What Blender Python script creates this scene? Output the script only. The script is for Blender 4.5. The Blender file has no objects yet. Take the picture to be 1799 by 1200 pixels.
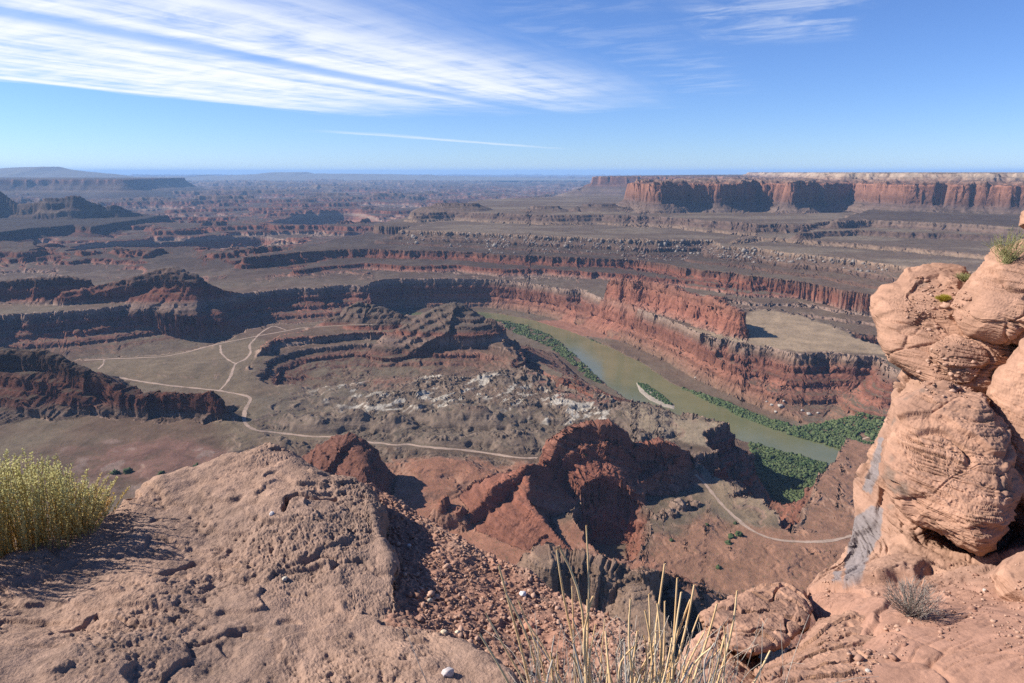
import bpy, math, random
import numpy as np
from mathutils import Vector

# ------------------------------------------------------------------ camera, sky, sun, exposure
QUAL = 1.0; HAZE = 2.4e-5; FLAT = False
scn = bpy.context.scene
F, CU, CV, HORIZON = 1200.0, 899.5, 600.0, 302.0          # the photograph's lens, in its own pixels
PITCH = math.atan((CV - HORIZON) / F)
cam = bpy.data.cameras.new("camera"); camo = bpy.data.objects.new("camera", cam)
scn.collection.objects.link(camo); scn.camera = camo
cam.sensor_width = 36; cam.lens = 36 * F / 1799.0
cam.clip_start = 0.05; cam.clip_end = 200000
camo.location = (0, 0, 0); camo.rotation_euler = (math.radians(90) - PITCH, 0, 0)

SUN_EL, SUN_AZ = math.radians(36), math.radians(-82)       # azimuth from the view axis, minus = left
sun_dir = Vector((math.sin(SUN_AZ) * math.cos(SUN_EL), math.cos(SUN_AZ) * math.cos(SUN_EL), math.sin(SUN_EL)))
w = bpy.data.worlds.new("World"); scn.world = w; w.use_nodes = True
nt = w.node_tree; N = nt.nodes; L = nt.links
bg = N["Background"]; bg.inputs["Strength"].default_value = 0.052
sky = N.new("ShaderNodeTexSky"); sky.sky_type = 'NISHITA'; sky.sun_disc = False
sky.sun_elevation = SUN_EL; sky.sun_rotation = SUN_AZ; sky.altitude = 1700
sky.air_density = 1.0; sky.dust_density = 0.1; sky.ozone_density = 4.0

def nmath(N, L, op, a, b=None, c=None, clamp=False):
    n = N.new("ShaderNodeMath"); n.operation = op; n.use_clamp = clamp
    for i, v in enumerate((a, b, c)):
        if v is None: continue
        if isinstance(v, (int, float)): n.inputs[i].default_value = v
        else: L.new(v, n.inputs[i])
    return n.outputs[0]

def wm(op, a, b=None, c=None, clamp=False): return nmath(N, L, op, a, b, c, clamp)
def smooth(v, lo, hi):
    n = N.new("ShaderNodeMapRange"); n.interpolation_type = 'SMOOTHSTEP'
    L.new(v, n.inputs[0]); n.inputs[1].default_value = lo; n.inputs[2].default_value = hi
    return n.outputs[0]
# cirrus: a flat layer overhead, seen by direction; streaks run 26.6 degrees right of the view axis
tc = N.new("ShaderNodeTexCoord"); sep = N.new("ShaderNodeSeparateXYZ"); L.new(tc.outputs["Generated"], sep.inputs[0])
zz = wm('MAXIMUM', sep.outputs[2], 0.02)
px = wm('DIVIDE', sep.outputs[0], zz); py = wm('DIVIDE', sep.outputs[1], zz)
ca, sa = math.cos(math.radians(26.6)), math.sin(math.radians(26.6))
al = wm('ADD', wm('MULTIPLY', px, sa), wm('MULTIPLY', py, ca))
ac = wm('SUBTRACT', wm('MULTIPLY', px, ca), wm('MULTIPLY', py, sa))
def noise_at(xs, ys, scale, detail, dist=0.0, off=0.0, rough=0.55):
    c = N.new("ShaderNodeCombineXYZ"); L.new(xs, c.inputs[0]); L.new(ys, c.inputs[1]); c.inputs[2].default_value = off
    n = N.new("ShaderNodeTexNoise"); n.inputs["Scale"].default_value = scale; n.inputs["Detail"].default_value = detail
    n.inputs["Roughness"].default_value = rough; n.inputs["Distortion"].default_value = dist
    L.new(c.outputs[0], n.inputs["Vector"]); return n.outputs[0]
al_s = wm('MULTIPLY', al, 0.22)
streak = noise_at(al_s, ac, 1.7, 9, 0.25, 3.1, 0.6)
streak2 = noise_at(wm('MULTIPLY', al, 0.09), ac, 3.4, 7, 0.1, 9.7, 0.55)
cross = noise_at(al, wm('MULTIPLY', ac, 0.5), 3.0, 8, 0.5, 1.3, 0.62)
big = noise_at(al, ac, 0.5, 4, 0.3, 5.0)
acw = wm('ADD', ac, wm('MULTIPLY', wm('SUBTRACT', streak, 0.5), 1.6))
alw = wm('ADD', al, wm('MULTIPLY', wm('SUBTRACT', big, 0.5), 5.0))
m1 = wm('MULTIPLY', smooth(acw, -8.95, -8.2), wm('SUBTRACT', 1.0, smooth(acw, -4.2, -2.2)))
m1 = wm('MULTIPLY', m1, wm('SUBTRACT', 1.0, smooth(alw, 6.8, 11.5)))
gap = wm('SUBTRACT', 1.0, wm('MULTIPLY', wm('MULTIPLY', smooth(ac, -5.45, -5.1), wm('SUBTRACT', 1.0, smooth(ac, -5.02, -4.75))), 0.75))
tex = wm('ADD', wm('MULTIPLY', streak, 0.45), wm('ADD', wm('MULTIPLY', streak2, 0.35), wm('MULTIPLY', cross, 0.35)))
d1 = wm('MULTIPLY', wm('MULTIPLY', m1, gap), smooth(tex, 0.35, 0.70))
d1 = wm('MULTIPLY', wm('POWER', d1, 0.85), 0.97)
m2 = wm('MULTIPLY', wm('MULTIPLY', smooth(acw, -12.9, -12.4), wm('SUBTRACT', 1.0, smooth(acw, -12.2, -11.6))), wm('MULTIPLY', smooth(al, 13.0, 16.0), wm('SUBTRACT', 1.0, smooth(al, 22.0, 32.0))))
m3 = wm('MULTIPLY', wm('MULTIPLY', smooth(acw, -1.3, -0.8), wm('SUBTRACT', 1.0, smooth(acw, -0.45, 0.1))), wm('MULTIPLY', smooth(al, 4.2, 4.9), wm('SUBTRACT', 1.0, smooth(al, 5.6, 6.5))))
d3 = wm('MULTIPLY', wm('MULTIPLY', m3, smooth(cross, 0.38, 0.66)), 0.34)
m4 = wm('MULTIPLY', wm('MULTIPLY', smooth(acw, -2.6, -2.0), wm('SUBTRACT', 1.0, smooth(acw, -1.6, -1.0))), wm('MULTIPLY', smooth(al, 3.0, 4.0), wm('SUBTRACT', 1.0, smooth(al, 8.5, 10.5))))
d4 = wm('MULTIPLY', wm('MULTIPLY', m4, smooth(cross, 0.42, 0.7)), 0.12)
dens = wm('MAXIMUM', wm('MAXIMUM', d1, wm('MULTIPLY', m2, 0.4)), wm('MAXIMUM', d3, d4), clamp=True)
mixc = N.new("ShaderNodeMix"); mixc.data_type = 'RGBA'
tint = N.new("ShaderNodeMix"); tint.data_type = 'RGBA'; tint.blend_type = 'MULTIPLY'; tint.inputs[0].default_value = 1   # deep desert blue
L.new(sky.outputs[0], tint.inputs[6]); tint.inputs[7].default_value = (1.05, 1.27, 1.75, 1)
L.new(dens, mixc.inputs[0]); L.new(tint.outputs[2], mixc.inputs[6]); mixc.inputs[7].default_value = (12.0, 12.3, 12.6, 1)
L.new(mixc.outputs[2], bg.inputs["Color"])

sl = bpy.data.lights.new("sun", 'SUN'); slo = bpy.data.objects.new("sun", sl); scn.collection.objects.link(slo)
sl.energy = 5.0; sl.angle = math.radians(0.53); sl.color = (1.0, 0.93, 0.84)
slo.rotation_euler = sun_dir.to_track_quat('Z', 'Y').to_euler()
scn.view_settings.view_transform = 'Standard'; scn.view_settings.look = 'None'
scn.view_settings.exposure = 0.75; scn.view_settings.gamma = 1.0
scn.cycles.use_denoising = False; scn.cycles.max_bounces = 6; scn.cycles.diffuse_bounces = 2; scn.cycles.volume_bounces = 1
rng = np.random.default_rng(11); random.seed(11)

# ------------------------------------------------------------------ helpers
def ray(u, v):
    x = (np.asarray(u, float) - CU) / F; y = -(np.asarray(v, float) - CV) / F
    return x, math.cos(PITCH) + y * math.sin(PITCH), -math.sin(PITCH) + y * math.cos(PITCH)
def at_z(u, v, z):                                   # where the ray meets the level z
    X, Y, Z = ray(u, v); t = z / Z; return np.stack([X * t, Y * t], -1)
def at_y(u, v, yy):                                  # the point of the ray at the distance yy ahead
    X, Y, Z = ray(u, v); t = yy / Y; return np.stack([X * t, Y * t, Z * t], -1)
def PZ(z, pts): return np.array([at_z(u, v, z) for u, v in pts])
def ss(x, a, b):
    t = np.clip((x - a) / (b - a), 0, 1); return t * t * (3 - 2 * t)

_perm = np.random.default_rng(5).permutation(256).astype(np.int32); _perm = np.concatenate([_perm, _perm, _perm])
_g2 = np.stack([np.cos(np.arange(256) * 2.39996), np.sin(np.arange(256) * 2.39996)], 1).astype(np.float32)
_v3 = np.random.default_rng(8).normal(size=(256, 3)); _g3 = (_v3 / np.linalg.norm(_v3, axis=1, keepdims=True)).astype(np.float32)
def pn2(x, y):
    xi = np.floor(x).astype(np.int64); yi = np.floor(y).astype(np.int64)
    xf = (x - xi).astype(np.float32); yf = (y - yi).astype(np.float32)
    xi &= 255; yi &= 255
    u = xf * xf * xf * (xf * (xf * 6 - 15) + 10); v = yf * yf * yf * (yf * (yf * 6 - 15) + 10)
    def g(a, b, dx, dy):
        k = _g2[_perm[_perm[a] + b]]; return k[..., 0] * dx + k[..., 1] * dy
    a1 = (xi + 1) & 255; b1 = (yi + 1) & 255
    n0 = g(xi, yi, xf, yf); n1 = g(a1, yi, xf - 1, yf); n2 = g(xi, b1, xf, yf - 1); n3 = g(a1, b1, xf - 1, yf - 1)
    a = n0 + u * (n1 - n0); b = n2 + u * (n3 - n2)
    return (a + v * (b - a)) * 1.5
def pn3(x, y, z):
    f = [np.floor(q) for q in (x, y, z)]
    d = [(q - e).astype(np.float32) for q, e in zip((x, y, z), f)]
    i0 = [e.astype(np.int64) & 255 for e in f]; i1 = [(e + 1) & 255 for e in i0]
    s = [q * q * q * (q * (q * 6 - 15) + 10) for q in d]
    def g(ix, iy, iz, dx, dy, dz):
        k = _g3[_perm[_perm[_perm[ix] + iy] + iz]]; return k[..., 0] * dx + k[..., 1] * dy + k[..., 2] * dz
    X, Y, Z = d
    def lerp(a, b, t): return a + t * (b - a)
    c00 = lerp(g(i0[0], i0[1], i0[2], X, Y, Z), g(i1[0], i0[1], i0[2], X - 1, Y, Z), s[0])
    c10 = lerp(g(i0[0], i1[1], i0[2], X, Y - 1, Z), g(i1[0], i1[1], i0[2], X - 1, Y - 1, Z), s[0])
    c01 = lerp(g(i0[0], i0[1], i1[2], X, Y, Z - 1), g(i1[0], i0[1], i1[2], X - 1, Y, Z - 1), s[0])
    c11 = lerp(g(i0[0], i1[1], i1[2], X, Y - 1, Z - 1), g(i1[0], i1[1], i1[2], X - 1, Y - 1, Z - 1), s[0])
    return lerp(lerp(c00, c10, s[1]), lerp(c01, c11, s[1]), s[2]) * 1.6
def fbm2(x, y, freq, octs=4, gain=0.5, seed=0.0):
    o = 0; a = 1.0; t = 0
    for k in range(octs):
        o = o + a * pn2(x * freq + seed * 13.7 + k * 31.1, y * freq - seed * 7.3 + k * 17.9); t += a; a *= gain; freq *= 2.03
    return o / t
def rid2(x, y, freq, octs=4, gain=0.5, seed=0.0):
    o = 0; a = 1.0; t = 0
    for k in range(octs):
        o = o + a * (1 - 2 * np.abs(pn2(x * freq + seed * 11.7 + k * 31.1, y * freq - seed * 5.3 + k * 17.9))); t += a; a *= gain; freq *= 2.03
    return o / t
def fbm3(x, y, z, freq, octs=4, gain=0.5, seed=0.0, ridged=False):
    o = 0; a = 1.0; t = 0
    for k in range(octs):
        n = pn3(x * freq + seed * 13.7 + k * 31.1, y * freq - seed * 7.3 + k * 17.9, z * freq + seed * 3.1 + k * 5.7)
        o = o + a * ((1 - 2 * np.abs(n)) if ridged else n); t += a; a *= gain; freq *= 2.03
    return o / t

def mesh_from(name, co, tris_or_quads, mat=None, parent=None, smooth_=True, col=None):
    me = bpy.data.meshes.new(name); co = np.ascontiguousarray(co, np.float32); fa = np.ascontiguousarray(tris_or_quads, np.int32)
    k = fa.shape[1]; n = len(fa)
    me.vertices.add(len(co)); me.vertices.foreach_set("co", co.ravel())
    me.loops.add(n * k); me.loops.foreach_set("vertex_index", fa.ravel())
    me.polygons.add(n); me.polygons.foreach_set("loop_start", np.arange(0, n * k, k, dtype=np.int32))
    me.update(calc_edges=True)
    if smooth_: me.polygons.foreach_set("use_smooth", np.ones(n, bool))
    if col is not None:
        a = me.color_attributes.new("rock_color", 'FLOAT_COLOR', 'POINT')
        c4 = np.ones((len(co), 4), np.float32); c4[:, :3] = col; a.data.foreach_set("color", c4.ravel())
    ob = bpy.data.objects.new(name, me); scn.collection.objects.link(ob)
    if mat: me.materials.append(mat)
    if parent: ob.parent = parent
    return ob
def tag(o, label=None, cat=None, group=None, kind=None):
    if label: o["label"] = label
    if cat: o["category"] = cat
    if group: o["group"] = group
    if kind: o["kind"] = kind
    return o
def empty(name, loc=(0, 0, 0)):
    o = bpy.data.objects.new(name, None); scn.collection.objects.link(o); o.location = loc; return o

# ------------------------------------------------------------------ materials
def new_mat(name, rough=0.9, spec=0.2):
    m = bpy.data.materials.new(name); m.use_nodes = True
    b = m.node_tree.nodes["Principled BSDF"]; b.inputs["Roughness"].default_value = rough
    b.inputs["Specular IOR Level"].default_value = spec
    return m, m.node_tree.nodes, m.node_tree.links, b
def attr_rock(name, scales, bump, bump_dist, var=0.35, rough=0.95, stretch=(1, 1, 1), beds=None):
    """base colour from the rock_color attribute, varied and roughened by noise in the ground's own coordinates"""
    m, N, L, b = new_mat(name, rough, 0.1)
    at = N.new("ShaderNodeAttribute"); at.attribute_name = "rock_color"
    tc = N.new("ShaderNodeTexCoord"); mp = N.new("ShaderNodeMapping"); mp.inputs["Scale"].default_value = stretch
    L.new(tc.outputs["Object"], mp.inputs[0])
    outs = []
    for s, dt in scales:
        n = N.new("ShaderNodeTexNoise"); n.inputs["Scale"].default_value = s; n.inputs["Detail"].default_value = dt
        n.inputs["Roughness"].default_value = 0.65; L.new(mp.outputs[0], n.inputs["Vector"]); outs.append(n.outputs[0])
    s = outs[0]
    for o in outs[1:]: s = nmath(N, L, 'ADD', s, o)
    s = nmath(N, L, 'DIVIDE', s, float(len(outs)))
    if beds:                                         # thin level beds that show on steep faces
        m2 = N.new("ShaderNodeMapping"); m2.inputs["Scale"].default_value = beds; L.new(tc.outputs["Object"], m2.inputs[0])
        n = N.new("ShaderNodeTexNoise"); n.inputs["Scale"].default_value = 1.0; n.inputs["Detail"].default_value = 5; n.inputs["Roughness"].default_value = 0.75; L.new(m2.outputs[0], n.inputs["Vector"])
        s = nmath(N, L, 'ADD', nmath(N, L, 'MULTIPLY', s, 0.5), nmath(N, L, 'MULTIPLY', n.outputs[0], 0.5))
    mr = N.new("ShaderNodeMapRange"); L.new(s, mr.inputs[0]); mr.inputs[1].default_value = 0.3; mr.inputs[2].default_value = 0.7
    mr.inputs[3].default_value = 1 - var; mr.inputs[4].default_value = 1 + var
    mx = N.new("ShaderNodeMix"); mx.data_type = 'RGBA'; mx.blend_type = 'MULTIPLY'; mx.inputs[0].default_value = 1
    L.new(at.outputs["Color"], mx.inputs[6]); L.new(mr.outputs[0], mx.inputs[7]); L.new(mx.outputs[2], b.inputs["Base Color"])
    bp = N.new("ShaderNodeBump"); bp.inputs["Strength"].default_value = bump; bp.inputs["Distance"].default_value = bump_dist
    L.new(s, bp.inputs["Height"]); L.new(bp.outputs[0], b.inputs["Normal"])
    return m
# ------------------------------------------------------------------ the canyon: one height sheet in polar rows, later parted into its landforms
NA = 1300
az = np.linspace(math.radians(-50), math.radians(47), NA)
_bp = [300, 700, 1000, 1700, 2700, 5500, 12000, 76000]; _st = [0.0034, 0.0026, 0.0020, 0.0018, 0.0019, 0.0026, 0.0060, 0.011]
rr = [300.0]
while rr[-1] < 75000: rr.append(rr[-1] * (1 + QUAL * float(np.interp(math.log(rr[-1]), np.log(_bp), _st))))
rr = np.array(rr); NR = len(rr)
AZ, RR = np.meshgrid(az, rr)                       # rows = range
X = (RR * np.sin(AZ)); Y = (RR * np.cos(AZ))
nfine = fbm2(X, Y, 1 / 9.0, 3, seed=1); nmid = fbm2(X, Y, 1 / 45.0, 4, seed=2); nbig = fbm2(X, Y, 1 / 220.0, 4, seed=3); nhuge = fbm2(X, Y, 1 / 1100.0, 5, seed=4)
H = np.full(X.shape, -598.0) + nbig * 3
ID = np.zeros(X.shape, np.int16)
SIDE = np.zeros(X.shape, np.int8)

def seg_dist(pts, closed, m, want_val=None):
    """distance to a polyline, position along it, signed side, and a value carried along it; only where m"""
    x = X[m].astype(np.float32); y = Y[m].astype(np.float32)
    best = np.full(x.shape, 1e12, np.float32); s_at = np.zeros_like(best); side = np.ones_like(best); val = np.zeros_like(best)
    n = len(pts); run = 0.0
    for i in range(n if closed else n - 1):
        a = pts[i]; b = pts[(i + 1) % n]; dx, dy = b[0] - a[0], b[1] - a[1]; l2 = dx * dx + dy * dy + 1e-9; l = math.sqrt(l2)
        t = np.clip(((x - a[0]) * dx + (y - a[1]) * dy) / l2, 0, 1)
        ex = x - (a[0] + t * dx); ey = y - (a[1] + t * dy); d2 = ex * ex + ey * ey
        c = d2 < best; best[c] = d2[c]; s_at[c] = run + t[c] * l
        side[c] = np.where(dx * (y[c] - a[1]) - dy * (x[c] - a[0]) > 0, 1, -1)
        if want_val is not None: val[c] = want_val[i] + t[c] * (want_val[(i + 1) % n] - want_val[i])
        run += l
    return np.sqrt(best), s_at, side, val
def inside(pts, m):
    x = X[m]; y = Y[m]; r = np.zeros(x.shape, bool); n = len(pts)
    for i in range(n):
        a = pts[i]; b = pts[(i + 1) % n]
        if a[1] == b[1]: continue
        r ^= ((a[1] > y) != (b[1] > y)) & (x < (b[0] - a[0]) * (y - a[1]) / (b[1] - a[1]) + a[0])
    return r
def box_mask(pts, pad):
    p = np.asarray(pts)
    return (X > p[:, 0].min() - pad) & (X < p[:, 0].max() + pad) & (Y > p[:, 1].min() - pad) & (Y < p[:, 1].max() + pad)
_hv = np.random.default_rng(21).uniform(-1, 1, 512).astype(np.float32)
def blk(s, lam, seed):
    k = np.floor(s / lam + 0.4 * np.sin(s / lam * 0.83 + seed)).astype(np.int64); return _hv[(k + int(seed * 37)) & 511]
def warp_of(m, s, d, warp, seed):
    a1, l1, a2, l2, a3 = warp
    a2 = a2 * (0.35 + 1.1 * ss(fbm2(X[m], Y[m], 1 / (9 * l2), 3, seed=seed + 6), -0.25, 0.3))
    return (a1 * fbm2(X[m], Y[m], 1 / l1, 4, seed=seed) + a2 * (0.35 * rid2(s + 30 * nmid[m], np.abs(d) * 0.25, 1 / l2, 3, 0.6, seed=seed + 1) + 0.9 * fbm2(s, np.abs(d) * 0.2, 1 / (2.7 * l2), 4, 0.6, seed=seed + 2))
            + a3 * nfine[m] + a2 * (1 - ss(np.abs(d), 20, 60)) * (0.8 * blk(s + 12 * nmid[m], 2.6 * l2, seed) + 0.45 * blk(s + 5 * nmid[m], 0.9 * l2, seed + 3)))
def plateau(pts, z, prof, warp=(25, 160, 9, 28, 3), idn=0, top=None, seed=0.0, only=None):
    pts = np.asarray(pts); prof = np.asarray(prof, float); m = box_mask(pts, prof[-1, 0] + warp[0] + warp[2])
    if only is not None: m &= only
    if not m.any(): return
    d, s, _, _ = seg_dist(pts, True, m); d = np.where(inside(pts, m), d, -d)
    d = d + warp_of(m, s, d, warp, seed)
    tt = 0 if top is None else top(m)
    h = np.where(d > 0, z + tt + np.minimum(d, 6) * 0.02, z + np.interp(-d, prof[:, 0], prof[:, 1], right=-1e5))
    up = h > H[m]; tmp = H[m]; tmp[up] = h[up]; H[m] = tmp
    if idn: tmp = ID[m]; tmp[up] = idn; ID[m] = tmp
def ridge(pts3, profL, profR, flat=4.0, warp=(10, 70, 5, 16, 2), idn=0, seed=0.0, jag=0.0):
    pts3 = np.asarray(pts3); profL = np.asarray(profL, float); profR = np.asarray(profR, float)
    m = box_mask(pts3[:, :2], max(profL[-1, 0], profR[-1, 0]) + flat + warp[0])
    d, s, side, val = seg_dist(pts3[:, :2], False, m, pts3[:, 2])
    d = d + warp_of(m, s, d, warp, seed) * ss(d, flat * 0.4, flat + 9); d = np.maximum(d - flat, 0)
    zc = val + jag * (rid2(s, s * 0, 1 / 22.0, 3, seed=seed + 3) - 0.3)
    drop = np.where(side > 0, np.interp(d, profL[:, 0], profL[:, 1], right=-1e5), np.interp(d, profR[:, 0], profR[:, 1], right=-1e5))
    h = zc + drop; up = h > H[m]; tmp = H[m]; tmp[up] = h[up]; H[m] = tmp
    if idn: tmp = ID[m]; tmp[up] = idn; ID[m] = tmp
def carve(pts, z, slope_prof, warp=(20, 120, 6, 30, 2), seed=0.0, closed=True, width=0.0):
    """lower the ground inside an outline (or along a line of the given half width) to z, its sides by slope_prof"""
    pts = np.asarray(pts); prof = np.asarray(slope_prof, float); m = box_mask(pts, prof[-1, 0] + width + warp[0])
    d, s, _, _ = seg_dist(pts, closed, m)
    if closed: d = np.where(inside(pts, m), -d, d)
    d = d - width + warp_of(m, s, d, warp, seed)
    h = np.where(d < 0, z, z + np.interp(d, prof[:, 0], prof[:, 1], right=1e5))
    H[m] = np.minimum(H[m], h)
def mound(u, v, z, rad, hgt, idn=0, ell=1.0, ang=0.0, power=1.0):
    c = at_z(u, v, z); dx = X - c[0]; dy = Y - c[1]; ca, sa = math.cos(ang), math.sin(ang)
    q = np.sqrt(((dx * ca + dy * sa) / (rad * ell)) ** 2 + ((-dx * sa + dy * ca) / rad) ** 2)
    q = q * (1 + 0.35 * nmid); k = np.where(q < 1, (1 - q * q) ** (1.3 * power), 0)
    H[:] += hgt * k
    if idn: ID[(k > 0.12)] = idn

GON = 400.0
# --- the far country: a plain of terraced benches that runs to the horizon; its near rim is the long dark wall
rim1 = [(-500, 640), (-200, 590), (0, 553), (130, 546), (250, 533), (300, 526), (430, 515), (500, 508), (600, 503), (700, 500), (790, 500), (812, 507),
        (853, 498), (900, 503), (960, 505), (1023, 510), (1080, 532), (1130, 552), (1197, 577), (1233, 588), (1300, 604), (1360, 611), (1400, 620), (1450, 618), (1547, 624), (1580, 650),
        (1610, 640), (1600, 620), (1536, 603), (1489, 587), (1459, 573), (1439, 563), (1416, 557), (1379, 543), (1309, 541), (1240, 531), (1200, 522)]
p_rim1 = PZ(-470, rim1)
far_pts = np.vstack([p_rim1, [[900, 3000], [1500, 3050], [4000, 3300], [60000, 20000], [60000, 70000], [-60000, 70000], [-60000, 3000], [-5000, 1500]]])
plateau(far_pts, -470, [(0, 0), (5, -26), (14, -30), (19, -46), (56, -60), (61, -70), (120, -90), (125, -98), (210, -118), (290, -130)], warp=(26, 150, 16, 34, 4), seed=1, only=Y < 9000)
m9 = Y >= 9000; H[m9] = -470
# terraces of the far country
farw = ss(Y, 2700, 4200) * ss(np.abs(X + 0.05 * Y - 0) * 0 + 1, 0, 1)
wx = X + 260 * nhuge; wy = Y + 260 * nbig
tn = fbm2(wx, wy * 2.2, 1 / 2600.0, 6, 0.55, seed=9) * 0.5 + 0.5
lev = np.array([-40, -8, 20, 52, 88, 130.0]); q = np.clip((tn - 0.28) / 0.46, 0, 1) * 5
qi = np.floor(q).astype(int).clip(0, 4); qf = ss(q - qi, 0.80, 0.98)
terr = lev[qi] + (lev[qi + 1] - lev[qi]) * qf + 10 * nmid * (q - qi)
leftw = ss(-X / Y, -0.06, 0.12)                    # only left of the great mesas does the plain rise and break up
rb_ = fbm2(X + 120 * nbig, Y * 1.7, 1 / 900.0, 5, 0.58, seed=10) * 14; ri_ = np.floor(rb_); terr = terr * leftw + (1 - leftw) * 12 * (ri_ + ss(rb_ - ri_, 0.8, 0.97))
base_up = (H > -480) & (Y > 2600)
H[base_up] += (farw * (terr + 12 * nbig))[base_up] * np.where(Y[base_up] > 9000, 1.4, 1.0)
# far off the country breaks into pale domes and ridges and rises
fz = ss(Y, 13000, 40000)
H += fz * (130 + 85 * np.clip(fbm2(X * 0.45 + 0.1 * Y, Y * 1.6, 1 / 3500.0, 6, 0.52, seed=12), -0.3, 1)) * (Y > 9000)
# river canyon far off, with its pale rim beyond
carve(PZ(-600, [(560, 400), (600, 398), (640, 412), (620, 424), (560, 428), (505, 424), (520, 416), (545, 408)]), -606, [(0, 0), (30, 8), (120, 12), (150, 60), (190, 75), (210, 130), (260, 220)], warp=(60, 400, 25, 90, 6), seed=4)
carve(PZ(-600, [(150, 480), (240, 476), (330, 468), (430, 462), (470, 455), (440, 447), (330, 456), (200, 466)]), -606, [(0, 0), (20, 8), (60, 12), (120, 60), (130, 100), (150, 150), (220, 230)], warp=(40, 300, 15, 60, 5), seed=5)
# river round the back of the gooseneck
carve(PZ(-600, [(1395, 556), (1460, 560), (1536, 572), (1800, 600), (1800, 640), (1600, 625), (1536, 606), (1470, 588), (1420, 570)]), -606, [(0, 0), (20, 8), (60, 14), (90, 60), (100, 110), (140, 230)], warp=(10, 100, 6, 40, 3), seed=6)

# --- stepped escarpments on the right, nearest first; level by level
cliffy = [(0, 0), (6, -26), (30, -32), (36, -50), (100, -55), (106, -63), (210, -67), (216, -74), (330, -79), (336, -86), (460, -92)]
L1 = [(430, 452), (500, 446), (560, 441), (610, 438), (700, 440), (780, 441), (860, 445), (930, 450), (1000, 452), (1060, 452), (1150, 462), (1230, 474), (1330, 486), (1420, 488), (1536, 500), (1640, 510), (1850, 515)]
p = PZ(-400, L1); plateau(np.vstack([p, [[9000, 4000], [9000, 9000], [800, 7000], [-900, 5200]]]), -400, cliffy, warp=(60, 330, 22, 45, 5), idn=11, seed=21)
p = PZ(-440, [(520, 474), (580, 468), (640, 462), (720, 468), (800, 466), (880, 474), (960, 472), (1060, 480), (1180, 490), (1300, 502)]); plateau(np.vstack([p, [[2500, 4000], [-900, 4300]]]), -440, [(0, 0), (4, -12), (26, -17), (30, -26), (60, -31)], warp=(40, 220, 16, 40, 4), idn=11, seed=29)
L1b = [(1380, 520), (1430, 548), (1490, 556), (1536, 562), (1700, 575), (1900, 590)]
p = PZ(-480, L1b); plateau(np.vstack([p, [[3000, 3000], [1000, 3050]]]), -480, [(0, 0), (5, -40), (12, -46), (18, -75), (60, -118)], warp=(14, 120, 10, 26, 4), seed=22)
L2 = [(700, 404), (760, 406), (860, 410), (980, 415), (1060, 419), (1150, 422), (1250, 421), (1262, 432), (1330, 437), (1400, 446), (1490, 455), (1600, 470), (1900, 490)]
p = PZ(-330, L2); plateau(np.vstack([p, [[9000, 4500], [9000, 9000], [1500, 7500], [-300, 6000]]]), -330, [(0, 0), (4, -22), (50, -36), (54, -50), (130, -60), (134, -68), (260, -71)], warp=(34, 260, 12, 50, 5), idn=12, seed=23)
L3 = [(742, 374), (800, 372), (900, 376), (980, 378), (1060, 377), (1130, 380), (1200, 383), (1260, 388), (1330, 394), (1420, 394)]
p = PZ(-275, L3); plateau(np.vstack([p, [[3200, 5200], [3500, 8000], [900, 8500], [-300, 7200]]]), -275, [(0, 0), (5, -14), (40, -20), (45, -36), (90, -44), (95, -56), (200, -66), (300, -72)], warp=(90, 380, 30, 60, 6), idn=13, seed=24)
p = PZ(-250, [(1462, 388), (1520, 386), (1600, 389), (1700, 393), (1770, 398), (1950, 405)])
plateau(np.vstack([p, [[6000, 4200], [6000, 5200], [2600, 5000]]]), -250, [(0, 0), (5, -16), (40, -34), (46, -46), (90, -64), (97, -84), (150, -104), (158, -122), (260, -146)], warp=(24, 200, 20, 60, 6), idn=14, seed=25)
for zt_, rim_, ex, sd in ((-288, [(1405, 410), (1436, 406), (1500, 404), (1600, 408), (1700, 412), (1950, 424)], [[6000, 4000], [6000, 5000], [2300, 4600]], 27), (-314, [(1290, 421), (1330, 417), (1390, 419), (1440, 424), (1500, 428), (1600, 436), (1700, 445), (1950, 465)], [[6000, 3800], [6000, 5000], [1700, 4200]], 28)):
    p = PZ(zt_, rim_); plateau(np.vstack([p, ex]), zt_, [(0, 0), (4, -9), (22, -13), (26, -22), (60, -30)], warp=(26, 180, 18, 45, 5), idn=14, seed=sd)
# low buttes on the stepped bench
for (uu, vv, zt, ra) in ((800, 357, -225, 140), (1055, 358, -225, 110), (958, 362, -240, 90)):
    c = at_z(uu, vv, zt); th = np.linspace(0, 2 * math.pi, 9)[:-1]
    plateau(np.stack([c[0] + ra * 1.3 * np.cos(th), c[1] + ra * 0.7 * np.sin(th)], 1), zt, [(0, 0), (8, -14), (70, -30), (160, -60)], warp=(40, 160, 20, 60, 5), idn={800: 15, 1055: 30, 958: 31}[uu], seed=26 + uu)
# the great mesa (sheer cliff over a talus apron), and the pale-capped one beyond
wing = [(0, 0), (4, -55), (9, -58), (13, -120), (30, -132), (150, -200), (160, -212), (320, -262), (420, -276)]
M1 = [(1112, 323), (1150, 324), (1200, 324), (1262, 326), (1330, 325), (1395, 327), (1440, 323), (1500, 320), (1530, 326), (1600, 332), (1700, 336), (1800, 338), (2000, 350)]
p = PZ(-80, [(u, v + 2) for u, v in M1]); p = np.array(p)
pm = []
for (u, v), yy in zip(M1, (5150, 4900, 5050, 4950, 5150, 4850, 5050, 5400, 4900, 4650, 4450, 4300, 4000)):
    pm.append(at_y(u, v, yy)[:2])
plateau(np.vstack([pm, [[7000, 5200], [7000, 9000], [2600, 8200], [1500, 6800], [1000, 5700]]]), -82, wing, warp=(170, 640, 46, 70, 6), idn=16, seed=31, top=lambda m: 10 * nmid[m] + 26 * ss(nbig[m], 0.0, 0.3))
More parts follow.
